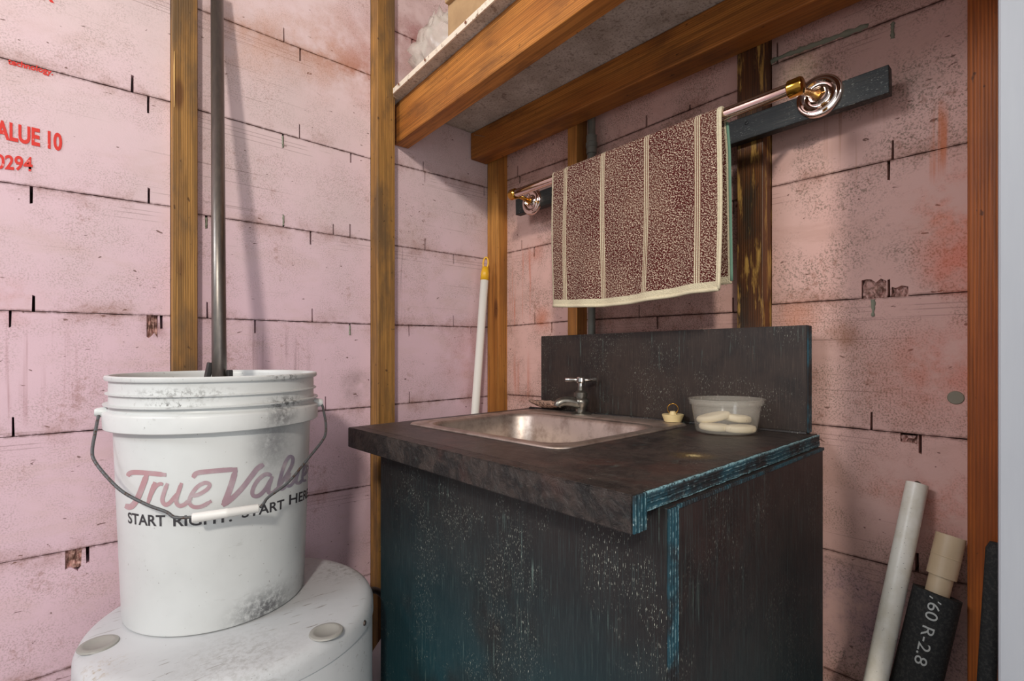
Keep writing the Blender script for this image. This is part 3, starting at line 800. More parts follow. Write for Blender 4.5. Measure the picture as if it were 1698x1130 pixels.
def loft(loops, cap_last=True):
    bm = bmesh.new(); rg = []
    for pts, z in loops: rg.append([bm.verts.new((x, y, ZC + z)) for x, y in pts])
    for A, B in zip(rg, rg[1:]):
        for i in range(len(A)): bm.faces.new((A[i], A[(i + 1) % len(A)], B[(i + 1) % len(B)], B[i]))
    if cap_last: bm.faces.new(rg[-1])
    return bm
bm = loft(loops[:5], False); o = obj('rim', bm, M_steel, sink, smooth=True)
bm = loft(loops[4:], True); o = obj('basin', bm, M_steel, sink, smooth=True)
for v in ('rim', 'basin'):
    md = bpy.data.objects[v].modifiers.new('sheet', 'SOLIDIFY'); md.thickness = .0008; md.offset = -1
dc = ((BX0 + BX1) / 2, (BY0 + BY1) / 2, ZC - .1405)
obj('drain', lathe_bm([(0, -.001), (.018, -.001), (.022, .0015), (.032, .002), (.036, .0005)], dc, (0, 0, 1), 32), M_steel, sink, smooth=True)
hc = (.842, .598, ZC + .0032)
obj('hole_cover', lathe_bm([(0, .0022), (.014, .002), (.0175, .0008), (.0185, 0)], hc, (0, 0, 1), 32), M_steel, sink, smooth=True)

# faucet
M_chrome = plain('chrome', (206, 204, 200), .12, 1)
g = G('dull_chrome'); n = g.noise(g.geo, 90, 4, .6); M_dull = g.out(g.mix(n, srgb(150, 146, 138), srgb(92, 88, 82)), .32, .9)
fy = .708
fx = .842
fc = thing('faucet', 'small old faucet with chrome T handle at the back of the sink', 'faucet', (fx, fy, ZC + .003))
obj('base_flange', lathe_bm([(.0, .0), (.0235, 0), (.0235, .002), (.018, .0045), (.011, .006), (.0105, .016), (.0, .016)], (fx, fy, ZC + .0031), (0, 0, 1), 32), M_dull, fc, smooth=False)
zb_ = ZC + .003
FS = .76
fz = lambda prof: [(r, h * FS) for r, h in prof]
obj('body', lathe_bm(fz([(0, .014), (.0115, .014), (.0125, .02), (.0165, .028), (.0178, .036), (.016, .043), (.013, .046), (.013, .049), (.0148, .050), (.0148, .062), (.0115, .065), (.0065, .068), (.006, .08), (0, .08)]), (fx, fy, zb_), (0, 0, 1), 28), M_dull, fc, smooth=False)
autosmooth(bpy.data.objects['body'])
sp = spline([(fx - .004, fy, zb_ + .022), (fx - .020, fy + .010, zb_ + .028), (fx - .033, fy + .018, zb_ + .029), (fx - .043, fy + .024, zb_ + .025), (fx - .046, fy + .026, zb_ + .018)], 6)
obj('spout', tube_bm(sp, [.0118 - .003 * i / (len(sp) - 1) for i in range(len(sp))], 18), M_dull, fc, smooth=True)
obj('stem', lathe_bm(fz([(0, .078), (.0052, .078), (.0052, .088), (.0085, .089), (.0095, .093), (.0095, .103), (.008, .106), (0, .1065)]), (fx, fy, zb_), (0, 0, 1), 24), M_chrome, fc, smooth=False)
hd = Vector((.72, -.69, 0)).normalized() * .034
hc_ = Vector((fx, fy, zb_ + .0745))
sp = [hc_ - hd, hc_ - hd * .98, hc_ - hd * .2, hc_ + hd * .2, hc_ + hd * .98, hc_ + hd]
obj('handle', tube_bm(sp, [.0034, .0048, .0042, .0042, .0048, .0034], 16), M_chrome, fc, smooth=True)

# crusty dish beside the faucet
g = G('crusty_scrap'); n = g.noise(g.geo, 160, 5, .7)
M_crust = g.out(g.mix(g.step(n, .4, .62), srgb(176, 140, 122), srgb(74, 56, 44)), .85); 
dish = thing('soap_dish', 'flat crusty brown dish left of the faucet spout', 'dish', (.862, .815, ZC + .003))
bm = bmesh.new(); Na, Nr = 40, 7; rg = []
cd = Vector((.856, .822, ZC + .0085))
for j in range(Nr + 1):
    rr = j / Nr; row = []
    for i in range(Na):
        a = 2 * math.pi * i / Na
        row.append(bm.verts.new(cd + Vector((math.cos(a) * .021 * rr, math.sin(a) * .058 * rr, .013 * rr ** 2.2 + R(-.0007, .0007) + .0012 * math.sin(a * 11) * rr))))
    rg.append(row)
for j in range(1, Nr):
    for i in range(Na): bm.faces.new((rg[j][i], rg[j][(i + 1) % Na], rg[j + 1][(i + 1) % Na], rg[j + 1][i]))
bm.faces.new(rg[1])
o = obj('dish_shell', bm, M_crust, dish, smooth=True); md = o.modifiers.new('t', 'SOLIDIFY'); md.thickness = .003
bm = bmesh.new(); bmesh.ops.create_icosphere(bm, subdivisions=4, radius=1)
for v in bm.verts:
    d = v.co; k = 1 + R(-.08, .08)
    v.co = cd + Vector((d.x * .015 * k, d.y * .044 * k, .0095 + d.z * .0065 * k))
g = G('pinkish_residue'); n = g.noise(g.geo, 200, 5, .7)
obj('residue', bm, g.out(g.mix(n, srgb(196, 160, 140), srgb(120, 92, 76)), .9), dish)

# rubber stopper
M_rub = G('ivory_rubber'); n = M_rub.noise(M_rub.geo, 60, 4); M_rub = M_rub.out(M_rub.mix(n, srgb(226, 208, 158), srgb(196, 174, 124)), .5)
M_brass = plain('brass', (196, 148, 62), .16, 1)
sc_ = Vector((.892, .520, ZC + .0003))
if True:
    sc_.z = ZC + .0002
    sc_.y = .4985; sc_.x = .8925
sc_.x, sc_.y = .857, .497
zst = ZC + .0042
stp = thing('sink_stopper', 'ivory rubber sink stopper with brass ring beside the plastic tub', 'stopper', (sc_.x, sc_.y, zst))
obj('stopper_body', lathe_bm([(0, 0), (.0155, 0), (.0195, .011), (.0198, .013), (.0185, .0135), (.007, .0125), (.0055, .0165), (.0045, .019), (0, .0192)], (sc_.x, sc_.y, zst), (0, 0, 1), 32), M_rub, stp, smooth=False)
autosmooth(bpy.data.objects['stopper_body'])
rc = Vector((sc_.x, sc_.y, zst + .0235)); dirr = Vector((.55, -.83, 0)).normalized()
obj('pull_ring', tube_bm([rc + dirr * math.cos(a) * .0095 + Vector((0, 0, math.sin(a) * .0095)) for a in [2 * math.pi * k / 36 for k in range(36)]], .0007, 8, closed=True), M_brass, stp, smooth=True)

# plastic tub with soap pieces
g = G('clear_tub')
g.b.inputs['Alpha'].default_value = .17
n = g.noise(g.geo, 50, 5, .7); M_tub = g.out(g.mix(n, srgb(226, 222, 210), srgb(196, 188, 172)), .12, 0, .9)
tc = Vector((.819, .379, ZC + .0006))
tub = thing('plastic_tub', 'round clear plastic tub holding four white soap pieces', 'container', tc)
hh = .055
prof = [(0, 0), (.044, 0), (.0465, .0012), (.0475, .004), (.0535, hh - .011), (.0538, hh - .0105), (.0575, hh - .009), (.0575, hh - .0025), (.0592, hh - .0015), (.0592, hh), (.0565, hh), (.0558, hh - .007), (.0525, hh - .009), (.0525, hh - .011), (.0464, .005), (.044, .0014), (0, .0013)]
o = obj('tub_wall', lathe_bm(prof, tc, (0, 0, 1), 64), M_tub, tub); autosmooth(o, 50)
M_soap = G('white_soap'); n = M_soap.noise(M_soap.geo, 70, 5, .7); n2 = M_soap.noise(M_soap.geo, 160, 3)
M_soap = M_soap.out(M_soap.mix(M_soap.mul(M_soap.step(n2, .66, .74), .6), M_soap.mix(n, srgb(238, 226, 196), srgb(222, 206, 172)), srgb(120, 96, 66)), .5)
def soap(c, r, ry, h, tilt, az, label):
    bm = lathe_bm([(0, 0), (.75, .0), (.93, .1), (1.0, .32), (1.0, .68), (.93, .9), (.75, 1.0), (0, 1.0)], (0, 0, 0), (0, 0, 1), 32)
    for v in bm.verts:
        k = 1 + .03 * math.sin(3 * math.atan2(v.co.y, v.co.x) + c[0] * 300)
        v.co = Vector((v.co.x * r * k, v.co.y * ry * k, v.co.z * h))
    M = Matrix.Translation(Vector(c)) @ Matrix.Rotation(az, 4, 'Z') @ Matrix.Rotation(tilt, 4, 'Y')
    o = obj('soap_piece', bm, M_soap, None, M, label=label, cat='soap', group='soap pieces in the plastic tub'); autosmooth(o, 60)
zf = tc.z + .0022
LA = math.radians(-42)     # across the line of sight
soap((tc.x - .022, tc.y + .009, zf + .001), .024, .018, .0115, .06, LA, 'white soap piece at the bottom left of the tub, partly under the tilted one')
soap((tc.x - .006, tc.y - .027, zf), .025, .016, .0115, 0.0, LA, 'white soap piece lying flat at the front right of the tub floor')
soap((tc.x + .022, tc.y - .008, zf + .0125), .023, .019, .012, .10, LA, 'rounded white soap piece at the right, on top of the flat one')
soap((tc.x - .004, tc.y + .017, zf + .0155), .028, .018, .0115, -.20, LA, 'tilted white soap piece, topmost at the left of the tub')

TILT[0] = False
# ---------------------------------------------------------------- towel rail
rail = thing('towel_rail', 'chrome and brass towel rail on a black painted board', 'towel rail', (.85, .6, CZ + .36))
M_brd = black_mat('black_painted_board', 0, 'y', .7, base=(28, 31, 30))
xbf = .880
a_, b_ = on_x(855, 357, xbf), on_x(1475, 153, xbf)
board('backing_board', a_, b_, (0, 0, 1), .0405, (1, 0, 0), .0178, M_brd, rail, .0012)
M_copper = plain('polished_steel', (226, 208, 198), .06, 1)
Bl, Br = Vector((.805, .882, CZ + .3745)), Vector((.785, .2625, CZ + .3792))
obj('bar', tube_bm([Bl, Br], .0092, 32), M_copper, rail, smooth=True)
autosmooth(bpy.data.objects['bar'], 50)
ax = (Br - Bl).normalized()
for end, sg in ((Bl, -1), (Br, 1)):
    prof = [(0, -.009), (.0108, -.009), (.0125, -.0075), (.0125, .008), (.0112, .0105), (.0075, .012), (0, .0125)]
    o = obj('end_cap', lathe_bm(prof, end, ax * sg, 32), M_brass, rail); autosmooth(o, 40)
for end, (u, v) in ((Bl, (883, 335)), (Br, (1359, 160))):
    rp = on_x(u, v, xbf)
    prof = [(0, .012), (.009, .0125), (.0105, .010), (.0125, .006), (.0185, .0045), (.0205, .0062), (.0225, .0078), (.0245, .0062), (.027, .0058), (.0295, .0066), (.0315, .005), (.0325, .001), (.0325, -.0005), (0, -.0005)]
    o = obj('rosette', lathe_bm(prof, rp, (-1, 0, 0), 56), M_copper, rail); autosmooth(o, 60)
    s0 = rp + Vector((-.010, 0, 0)); s1 = end + Vector((.011, 0, 0))
    d = s1 - s0
    P_ = [s0, s0 + d * .12, s0 + d * .3, s0 + d * .8, s0 + d]
    obj('post', tube_bm(P_, [.0105, .0068, .0052, .0055, .0072], 24), M_brass, rail, smooth=True)
sw = on_x(1238, 204, xbf); obj('screw_head', lathe_bm([(0, .0012), (.0028, .0008), (.0034, 0)], sw, (-1, 0, 0), 16), M_brd, rail)

# ---------------------------------------------------------------- towel
tw = thing('hand_towel', 'speckled maroon and cream hand towel with cream stripes hung over the rail', 'towel', (.79, .55, CZ + .09))
def bar_at(y):
    f = (Bl.y - y) / (Bl.y - Br.y); return Bl.lerp(Br, f)
YA = on_x(917, 290, .790).y; YB = on_x(1193, 180, .775).y
NY, NF, NA_, NB = 96, 90, 10, 60
bm = bmesh.new(); uvl = bm.loops.layers.uv.new('UVMap'); grid = []; uvs = {}
for i in range(NY + 1):
    f = i / NY; y = YA + (YB - YA) * f
    c = bar_at(y)
    zb = CZ + .099 - .009 * math.sin(math.pi * min(1, f * 1.15))
    zbb = zb + .006 + .006 * f
    row = []; s = 0; prev = None
    path = []
    for j in range(NF + 1):
        t = j / NF; z = zb + (c.z - zb) * t; q = 1 - t
        x = c.x - .0118 - .007 * q * math.sin(q * 1.6) + .0045 * math.sin(f * 15 + 1.5 * q) * q * q + .003 * math.sin(f * 31 + 3 * q) * q
        yy = y + .003 * f * q * q + .003 * q * math.sin(q * 3.2 + 1) * (1 - 2 * f) * 1.2 - .008 * f * q * q + .002 * math.sin(q * 5 + f * 2) * q * (1 - f)
        path.append(Vector((x, yy, z)))
    for j in range(1, NA_):
        a = math.pi * j / NA_; path.append(Vector((c.x - .0118 * math.cos(a), y, c.z + .0118 * math.sin(a))))
    for j in range(NB + 1):
        t = j / NB; z = c.z + (zbb - c.z) * t
        x = c.x + .0118 + .008 * t + .003 * math.sin(f * 13 + 2) * t
        path.append(Vector((min(x, xbf - .006 if z > CZ + .34 else .89), y + .004 * t * (1 - 2 * f) + .004 * f * t - .0035 * f * min(1, t * 5), z)))
    for k, p in enumerate(path):
        if prev is not None: s += (p - prev).length
        prev = p; v = bm.verts.new(p); row.append(v); uvs[v] = (f * abs(YA - YB), s)
    grid.append((row, s))
bm.verts.index_update()
for i in range(NY):
    A, B = grid[i][0], grid[i + 1][0]
    for k in range(len(A) - 1):
        fc_ = bm.faces.new((A[k], B[k], B[k + 1], A[k + 1]))
        for lp in fc_.loops: lp[uvl].uv = uvs[lp.vert]
WT = abs(YA - YB); Ltot = grid[0][1]
g = G('terry_cloth')
uv = g.n('ShaderNodeUVMap'); uv.uv_map = 'UVMap'; U = uv.outputs[0]; sx = g.sep(U)
nf = g.noise(g.map(U, (390, 460, 1), rot=(0, 0, .6)), 1, 2, .75); nl = g.noise(g.map(U, (9, 9, 1)), 1, 3)
th = g.op('ADD', nf, g.mul(g.op('SUBTRACT', nl, .5), .12))
c = g.mix(g.step(th, .525, .575), srgb(80, 28, 28), srgb(222, 200, 176))
c = g.mix(g.mul(g.step(nl, .4, .65), .3), c, srgb(112, 72, 58))
cream = srgb(214, 202, 172)
stripes = []
for u_ in (936, 999, 1073, 1159):
    yy = on_x(u_, 300, .782).y; stripes.append(YA - yy)
for sc in stripes:
    d = g.op('ABSOLUTE', g.op('SUBTRACT', sx[0], sc))
    band = g.step(d, .0056, .0060, inv=True)
    lines_ = g.op('MULTIPLY_ADD', g.op('COSINE', g.mul(g.op('SUBTRACT', sx[0], sc), 2 * math.pi / .0038)), .5, .5)
    c = g.mix(g.mul(band, g.step(lines_, .25, .5)), c, cream)
    c = g.mix(g.mul(band, g.step(lines_, .25, .5, inv=True)), c, srgb(120, 74, 62))
for a, lim in ((sx[0], .0035), (g.op('SUBTRACT', WT, sx[0]), .0045), (sx[1], .0125), (g.op('SUBTRACT', Ltot, sx[1]), .0125)):
    c = g.mix(g.step(a, lim, lim + .0006, inv=True), c, cream)
g.bump(nf, .9, .0035); M_terry = g.out(c, .95, 0, .05)
o = obj('towel_cloth', bm, M_terry, tw, smooth=True, recenter=False)
md = o.modifiers.new('thickness', 'SOLIDIFY'); md.thickness = .0034; md.offset = 0
# rolled hem at the front bottom and the right edge
front = [grid[i][0][0].co.copy() if False else None for i in range(0)]
me = o.data; nrow = len(grid[0][0])
pt = lambda i, k: me.vertices[i * nrow + k].co.copy()
M_hem = G('cream_hem'); n = M_hem.noise(M_hem.geo, 400, 3); M_hem.bump(n, .5, .001); M_hem = M_hem.out(M_hem.mix(n, srgb(222, 212, 184), srgb(190, 176, 144)), .95)
obj('hem', tube_bm([pt(i, 0) for i in range(0, NY + 1, 2)], .0034, 8), M_hem, tw, smooth=True, recenter=False)
obj('hem', tube_bm([pt(NY, k) for k in range(0, NF + 4, 3)], .0027, 8), M_hem, tw, smooth=True, recenter=False)
M_hemg = plain('pale_green_hem', (110, 148, 128), .95)
obj('hem', tube_bm([pt(NY, k) for k in range(NF + NA_ + 2, nrow, 3)], .0024, 8), M_hemg, tw, smooth=True, recenter=False, label='green tinted hem of the rear layer')

# ---------------------------------------------------------------- pole with yellow tip in the corner
pt_, pb_ = on_y(806, 428, 1.06), on_y(788, 682, 1.05)
dz = (pt_ - pb_); k = (pb_.z - .012) / dz.z
foot = pb_ - dz * k
pole = thing('broom_pole', 'white pole with yellow hanging tip leaning in the corner', 'pole', foot)
M_wp = plain('white_enamel', (226, 222, 214), .3); M_yel = plain('yellow_plastic', (226, 172, 34), .4)
A_ = pb_ + dz * .86
obj('pole_tube', tube_bm([foot, A_], .0108, 24), M_wp, pole, smooth=True)
tp = [A_ - dz.normalized() * .004, A_ + (pt_ - A_) * .25, A_ + (pt_ - A_) * .55]
obj('tip', tube_bm(tp, [.0116, .0112, .0088], 20), M_yel, pole, smooth=True)
top = A_ + (pt_ - A_) * .5; up = dz.normalized(); lat = Vector((sy, -cy, 0))
lp = [top + lat * (.0068 * math.cos(a)) + up * (.014 + .0165 * math.sin(a)) for a in [2 * math.pi * k / 24 for k in range(24)]]
obj('hanging_loop', tube_bm(lp, .0024, 10, closed=True), M_yel, pole, smooth=True)

# ---------------------------------------------------------------- water tank and bucket
def polar(d, deg):
    a = math.radians(deg); fw, la = d * math.cos(a), -d * math.sin(a)
    return Vector((cy * fw + sy * la, sy * fw - cy * la, 0))
TC = polar(.870, 28.3); TR = .194; TZ = CZ - .3845
spots = [(on_z(400, 1090, TZ), .10, (1, 1, 1), (118, 112, 106), .4, .42, .64), (on_z(470, 1110, TZ), .05, (1, 1, 1), (60, 52, 44), .7, .62, .7), (on_z(570, 940, TZ), .08, (1, 1, 1), (96, 92, 88), .6, .48, .62),
         (on_z(165, 1110, TZ), .04, (1, 1, 1), (150, 128, 90), .6, .5, .64)]
M_tank = plastic_dirty('white_enamel_tank', (192, 194, 196), spots, .8, .38)
tank = thing('water_tank', 'white round water heater tank under the bucket', 'water heater', (TC.x, TC.y, 0))
lid = [(0, 0), (.172, 0), (.183, -.0016), (.190, -.006), (.194, -.014), (.1945, -.030), (.1925, -.031), (.190, -.030)]
o = obj('lid', lathe_bm(lid, (TC.x, TC.y, TZ), (0, 0, 1), 96), M_tank, tank); autosmooth(o, 50)
body = [(.190, -.028), (.1928, -.034), (.1928, -(TZ - .03)), (.188, -(TZ - .006)), (0, -(TZ - .006))]
o = obj('tank_body', lathe_bm(body, (TC.x, TC.y, TZ), (0, 0, 1), 96), M_tank, tank); autosmooth(o, 50)
M_plug = plain('aged_plastic_cap', (146, 144, 138), .5)
for (u, v) in ((163, 1070), (541, 1049)):
    q = on_z(u, v, TZ)
    o = obj('round_cap', lathe_bm([(0, .0008), (.0135, .0008), (.0155, .0024), (.0185, .0026), (.0215, .0018), (.0225, 0)], q, (0, 0, 1), 40), M_plug, tank); autosmooth(o, 40)
q = on_z(609, 1034, TZ - .018); dq = (Vector((q.x, q.y, 0)) - Vector((TC.x, TC.y, 0))).normalized()
q = Vector((TC.x, TC.y, TZ - .018)) + dq * TR
obj('screw_head', lathe_bm([(0, .0025), (.003, .002), (.0042, 0)], q, dq, 16), plain('dark_screw', (96, 84, 78), .4, .7), tank)

BC = Vector((.193, .9034, 0)); BZ = CZ - .033; BB = TZ + .0006
HB = BZ - BB
def cone_r(z):                                  # outer radius of the bucket wall at world z below the band
    return .1235 + (.1335 - .1235) * (z - BB) / (HB - .075)
def on_bucket(u, v):
    d = ray(u, v); r = .13
    for _ in range(12):
        a = d.x ** 2 + d.y ** 2; b = -2 * (d.x * BC.x + d.y * BC.y); c = BC.x ** 2 + BC.y ** 2 - r * r
        disc = b * b - 4 * a * c
        t = (-b - math.sqrt(max(disc, 0))) / (2 * a)
        r = cone_r(d.z * t + CZ)
    return Vector((d.x * t, d.y * t, d.z * t + CZ))
bsp = [(on_bucket(455, 735), .055, (1, 1, .75), (96, 96, 100), .72, .0, .62), (on_bucket(505, 975), .075, (1, 1, .6), (60, 60, 64), .85, .05, .6), (on_bucket(440, 1010), .07, (1, 1, 1.6), (70, 70, 74), .9, .3, .6),
       (on_bucket(470, 668), .05, (1, 1, 3), (50, 48, 46), .8, .47, .58), (on_bucket(300, 655), .10, (1, 1, 7), (84, 80, 76), .6, .48, .6), (on_bucket(290, 672), .05, (1, 1, 7), (60, 56, 50), .8, .5, .6), (on_bucket(470, 625), .05, (1, 1, 5), (50, 46, 42), .8, .5, .6),
       (on_bucket(460, 690), .04, (1, 1, 2), (80, 80, 82), .9, .3, .6)]
M_buck = plastic_dirty('white_bucket_plastic', (208, 210, 209), bsp, .22, .36)
bucket = thing('bucket', 'white plastic pail with faded red lettering standing on the tank', 'bucket', (BC.x, BC.y, BB))
h = lambda d: HB - d
prof = [(0, 0), (.1195, 0), (.1225, .0012), (.1237, .004), (.1335, h(.0755)), (.1340, h(.0752)), (.1440, h(.0752)), (.1452, h(.074)), (.1458, h(.0535)), (.1448, h(.0515)), (.1405, h(.0495)), (.1385, h(.0465)),
        (.1385, h(.0425)), (.1450, h(.0418)), (.1452, h(.0400)), (.1388, h(.0392)), (.1384, h(.0270)), (.1425, h(.0262)), (.1426, h(.0246)), (.1388, h(.0238)), (.1384, h(.0075)), (.1425, h(.007)), (.1436, h(.005)), (.1434, h(.0015)),
        (.1418, h(0)), (.1382, h(0)), (.1365, h(.0015)), (.1355, h(.006)), (.1310, h(.08)), (.1210, .004), (.118, .0026), (0, .0026)]
o = obj('bucket_body', lathe_bm(prof, (BC.x, BC.y, BB), (0, 0, 1), 128), M_buck, bucket); autosmooth(o, 40)
# handle: planar bail through both ears and the hand grip
M_wire = G('galvanised_wire'); n = M_wire.noise(M_wire.geo, 240, 4, .7); M_wire = M_wire.out(M_wire.mix(M_wire.step(n, .52, .62), srgb(84, 86, 88), srgb(70, 48, 36)), .5, .2)
eL, eR_ = at_t(167, 684, .712), at_t(528, 668, .845)
gm_ = at_t(377, 853, .664)
pn = (eR_ - eL).cross(gm_ - eL).normalized()
def on_bail(u, v):
    d = ray(u, v); o_ = Vector((0, 0, CZ)); t = (eL - o_).dot(pn) / d.dot(pn); return o_ + d * t
left = [(166, 686), (163, 692), (157, 722), (153, 748), (157, 765), (178, 792), (205, 817), (245, 838), (275, 849), (288, 858), (300, 859), (320, 858)]
right = [(432, 842), (438, 834), (446, 824), (478, 800), (510, 762), (534, 732), (540, 718), (540, 700), (537, 684), (534, 672), (528, 669)]
obj('bail_wire', tube_bm(spline([on_bail(*q) for q in left], 5), .0020, 10), M_wire, bucket, smooth=True)
obj('bail_wire', tube_bm(spline([on_bail(*q) for q in right], 5), .0020, 10), M_wire, bucket, smooth=True)
ga, gb = on_bail(318, 860), on_bail(430, 843)
gd = gb - ga
o = obj('grip', tube_bm([ga, ga + gd * .02, ga + gd * .48, ga + gd * .5, ga + gd * .53, ga + gd * .98, gb], [.0052, .0064, .0060, .0066, .0060, .0058, .0048], 20), plain('white_grip', (216, 214, 210), .4), bucket); autosmooth(o, 60)
for e, (u, v) in ((eL, (172, 690)), (eR_, (524, 668))):
    c0 = Vector((BC.x, BC.y, e.z)); dd = (e - c0); dd.z = 0; dd.normalize()
    o = obj('ear', lathe_bm([(0, .010), (.0045, .010), (.006, .008), (.0075, 0), (.0075, -.004)], c0 + dd * .1435, dd, 20), M_buck, bucket); autosmooth(o, 50)
# printed lettering
def b_surf(theta, z, off=.00045):
    r = cone_r(z) + off
    return Vector((BC.x + r * math.cos(theta), BC.y + r * math.sin(theta), z))
def b_param(u, v):
    p = on_bucket(u, v); return math.atan2(p.y - BC.y, p.x - BC.x), p.z
zz = lambda x, y: (140 + x / 3.767, 600 + y / 3.767)
ink = G('faded_logo_ink'); sx_ = ink.sep(ink.geo)
pa, pb2 = on_bucket(210, 800), on_bucket(510, 790)
tt_ = ink.step(ink.op('ADD', sx_[0], 0.0), pa.x, pb2.x)
n_ = ink.noise(ink.geo, 40, 4, .6)
M_ink = ink.out(ink.mix(ink.step(n_, .4, .8), ink.mix(tt_, srgb(176, 136, 140), srgb(132, 126, 142)), srgb(178, 164, 168)), .5)
def stroke(name, pts, wpx, mat, close_w=None, parent=None):
    q = spline([Vector((x, y, 0)) for x, y in pts], 7)
    bm = bmesh.new(); prev = None
    n_ = len(q)
    L_, R_ = [], []
    for i, p in enumerate(q):
        d = (q[min(i + 1, n_ - 1)] - q[max(i - 1, 0)]).normalized(); nrm = Vector((-d.y, d.x, 0))
        hw = wpx / 2 * (1.0 if 2 < i < n_ - 3 else .78)
        for s_, lst in ((1, L_), (-1, R_)):
            e = p + nrm * hw * s_
            u, v = zz(e.x, e.y); th, z = b_param(u, v); lst.append(bm.verts.new(b_surf(th, z, .0005 + .00003 * stroke.k)))
    stroke.k = (stroke.k + 1) % 6
    for i in range(n_ - 1): bm.faces.new((L_[i], L_[i + 1], R_[i + 1], R_[i]))
    bmesh.ops.recalc_face_normals(bm, faces=bm.faces)
    return bm
stroke.k = 0
glyphs = [
    [([(272, 716), (288, 696), (330, 692), (420, 698), (512, 708)], 30), ([(392, 704), (368, 770), (340, 840), (312, 888), (286, 908), (256, 900)], 36)],                       # T
    [([(442, 752), (420, 815), (398, 885)], 27), ([(412, 846), (440, 790), (470, 764), (492, 768)], 22)],                                                                       # r
    [([(520, 760), (498, 820), (488, 868), (508, 894), (540, 876), (578, 826)], 26), ([(608, 758), (588, 815), (574, 868), (590, 900), (626, 892), (654, 864)], 26)],           # u
    [([(664, 842), (718, 828), (768, 796), (782, 768), (752, 758), (706, 782), (666, 836), (656, 882), (684, 908), (734, 904), (794, 870)], 25)],                                # e
    [([(678, 726), (700, 698), (760, 688), (850, 680), (955, 672)], 30), ([(944, 678), (920, 760), (892, 840), (866, 900)], 38), ([(862, 900), (920, 856), (985, 790), (1045, 712), (1080, 668), (1118, 642)], 32)],   # V
    [([(1168, 712), (1130, 704), (1080, 744), (1050, 800), (1052, 836), (1086, 838), (1130, 796), (1170, 722)], 25), ([(1172, 716), (1150, 780), (1150, 818), (1178, 818), (1206, 790)], 25)],   # a
    [([(1204, 792), (1250, 726), (1292, 650), (1300, 604), (1278, 596), (1250, 640), (1222, 730), (1212, 782), (1232, 796), (1262, 772)], 22)],                                    # l
    [([(1284, 694), (1264, 750), (1268, 776), (1292, 768), (1322, 724)], 20), ([(1342, 672), (1324, 724), (1322, 756), (1342, 758), (1358, 738)], 19)],                            # u
    [([(1362, 716), (1382, 694), (1392, 664), (1384, 650), (1370, 668), (1360, 714), (1364, 744), (1384, 740)], 15)],                                                              # e
]
logo = bmesh.new()
for gl in glyphs:
    for pts, wd in gl:
        b_ = stroke('s', pts, wd, M_ink); m_ = bpy.data.meshes.new('tmp'); b_.to_mesh(m_); b_.free(); logo.from_mesh(m_); bpy.data.meshes.remove(m_)
obj('script_lettering', logo, M_ink, bucket, label='faded red and violet script reading True Value')
M_blk = plain('black_ink', (52, 50, 54), .6)
def bucket_text2(s, x0, x1, yb0, yb1, hpx):
    u0, v0 = zz(x0, yb0); u1, v1 = zz(x1, yb1)
    t0, z0 = b_param(u0, v0); t1, z1 = b_param(u1, v1); _, zt_ = b_param(u0, v0 - hpx / 3.767)
    me = text_mesh(s, 1.0, .02)
    xs = [v.co.x for v in me.vertices]; xa, xb_ = min(xs), max(xs); ym = max(v.co.y for v in me.vertices)
    for v in me.vertices:
        f = (v.co.x - xa) / (xb_ - xa)
        v.co = b_surf(t0 + (t1 - t0) * f, z0 + (z1 - z0) * f + v.co.y / ym * (zt_ - z0))
    obj('slogan_lettering', me, M_blk, bucket)
bucket_text2('START', 275, 507, 1006, 1027, 66)
bucket_text2('RIGHT.', 556, 922, 1028, 996, 66)
bucket_text2('START', 982, 1246, 976, 916, 62)
bucket_text2('HERE.', 1276, 1396, 894, 842, 60)

# ---------------------------------------------------------------- steel tube standing in the bucket
g = G('dark_steel_tube'); n = g.noise(g.map(g.geo, (200, 200, 12)), 1, 4, .6)
M_tube = g.out(g.mix(n, srgb(132, 124, 116), srgb(88, 84, 84)), .36, .85)
a_ = at_t(360, 0, .935); b_ = at_t(363.5, 618, .80)
d = (a_ - b_); foot = b_ - d * ((b_.z - BB - .0045) / d.z)
topz = a_ + d * .055
rod = thing('steel_tube', 'long dark steel tube standing in the bucket and leaning on the wall', 'pipe', foot)
obj('tube', tube_bm([foot, topz], .0105, 28), M_tube, rod, smooth=True)
bb = b_ + d * .012
sd = lat
M_bk = plain('black_plastic', (38, 36, 36), .5)
dn = d.normalized()
bm = box_bm(-.004, .004, -.006, .006, -.030, .012, .0015)
obj('clamp_lever', bm, M_bk, rod, Matrix.Translation(b_ - lat * .0165 + dn * .004) @ Matrix.Rotation(.18, 4, 'Y'))
obj('clamp_collar', tube_bm([b_ - dn * .03, b_ - dn * .012], .0125, 20), M_bk, rod)
bm = box_bm(-.004, .004, -.005, .005, -.022, .006, .0015)
obj('clamp_lever', bm, M_bk, rod, Matrix.Translation(b_ + lat * .0165 - dn * .002))

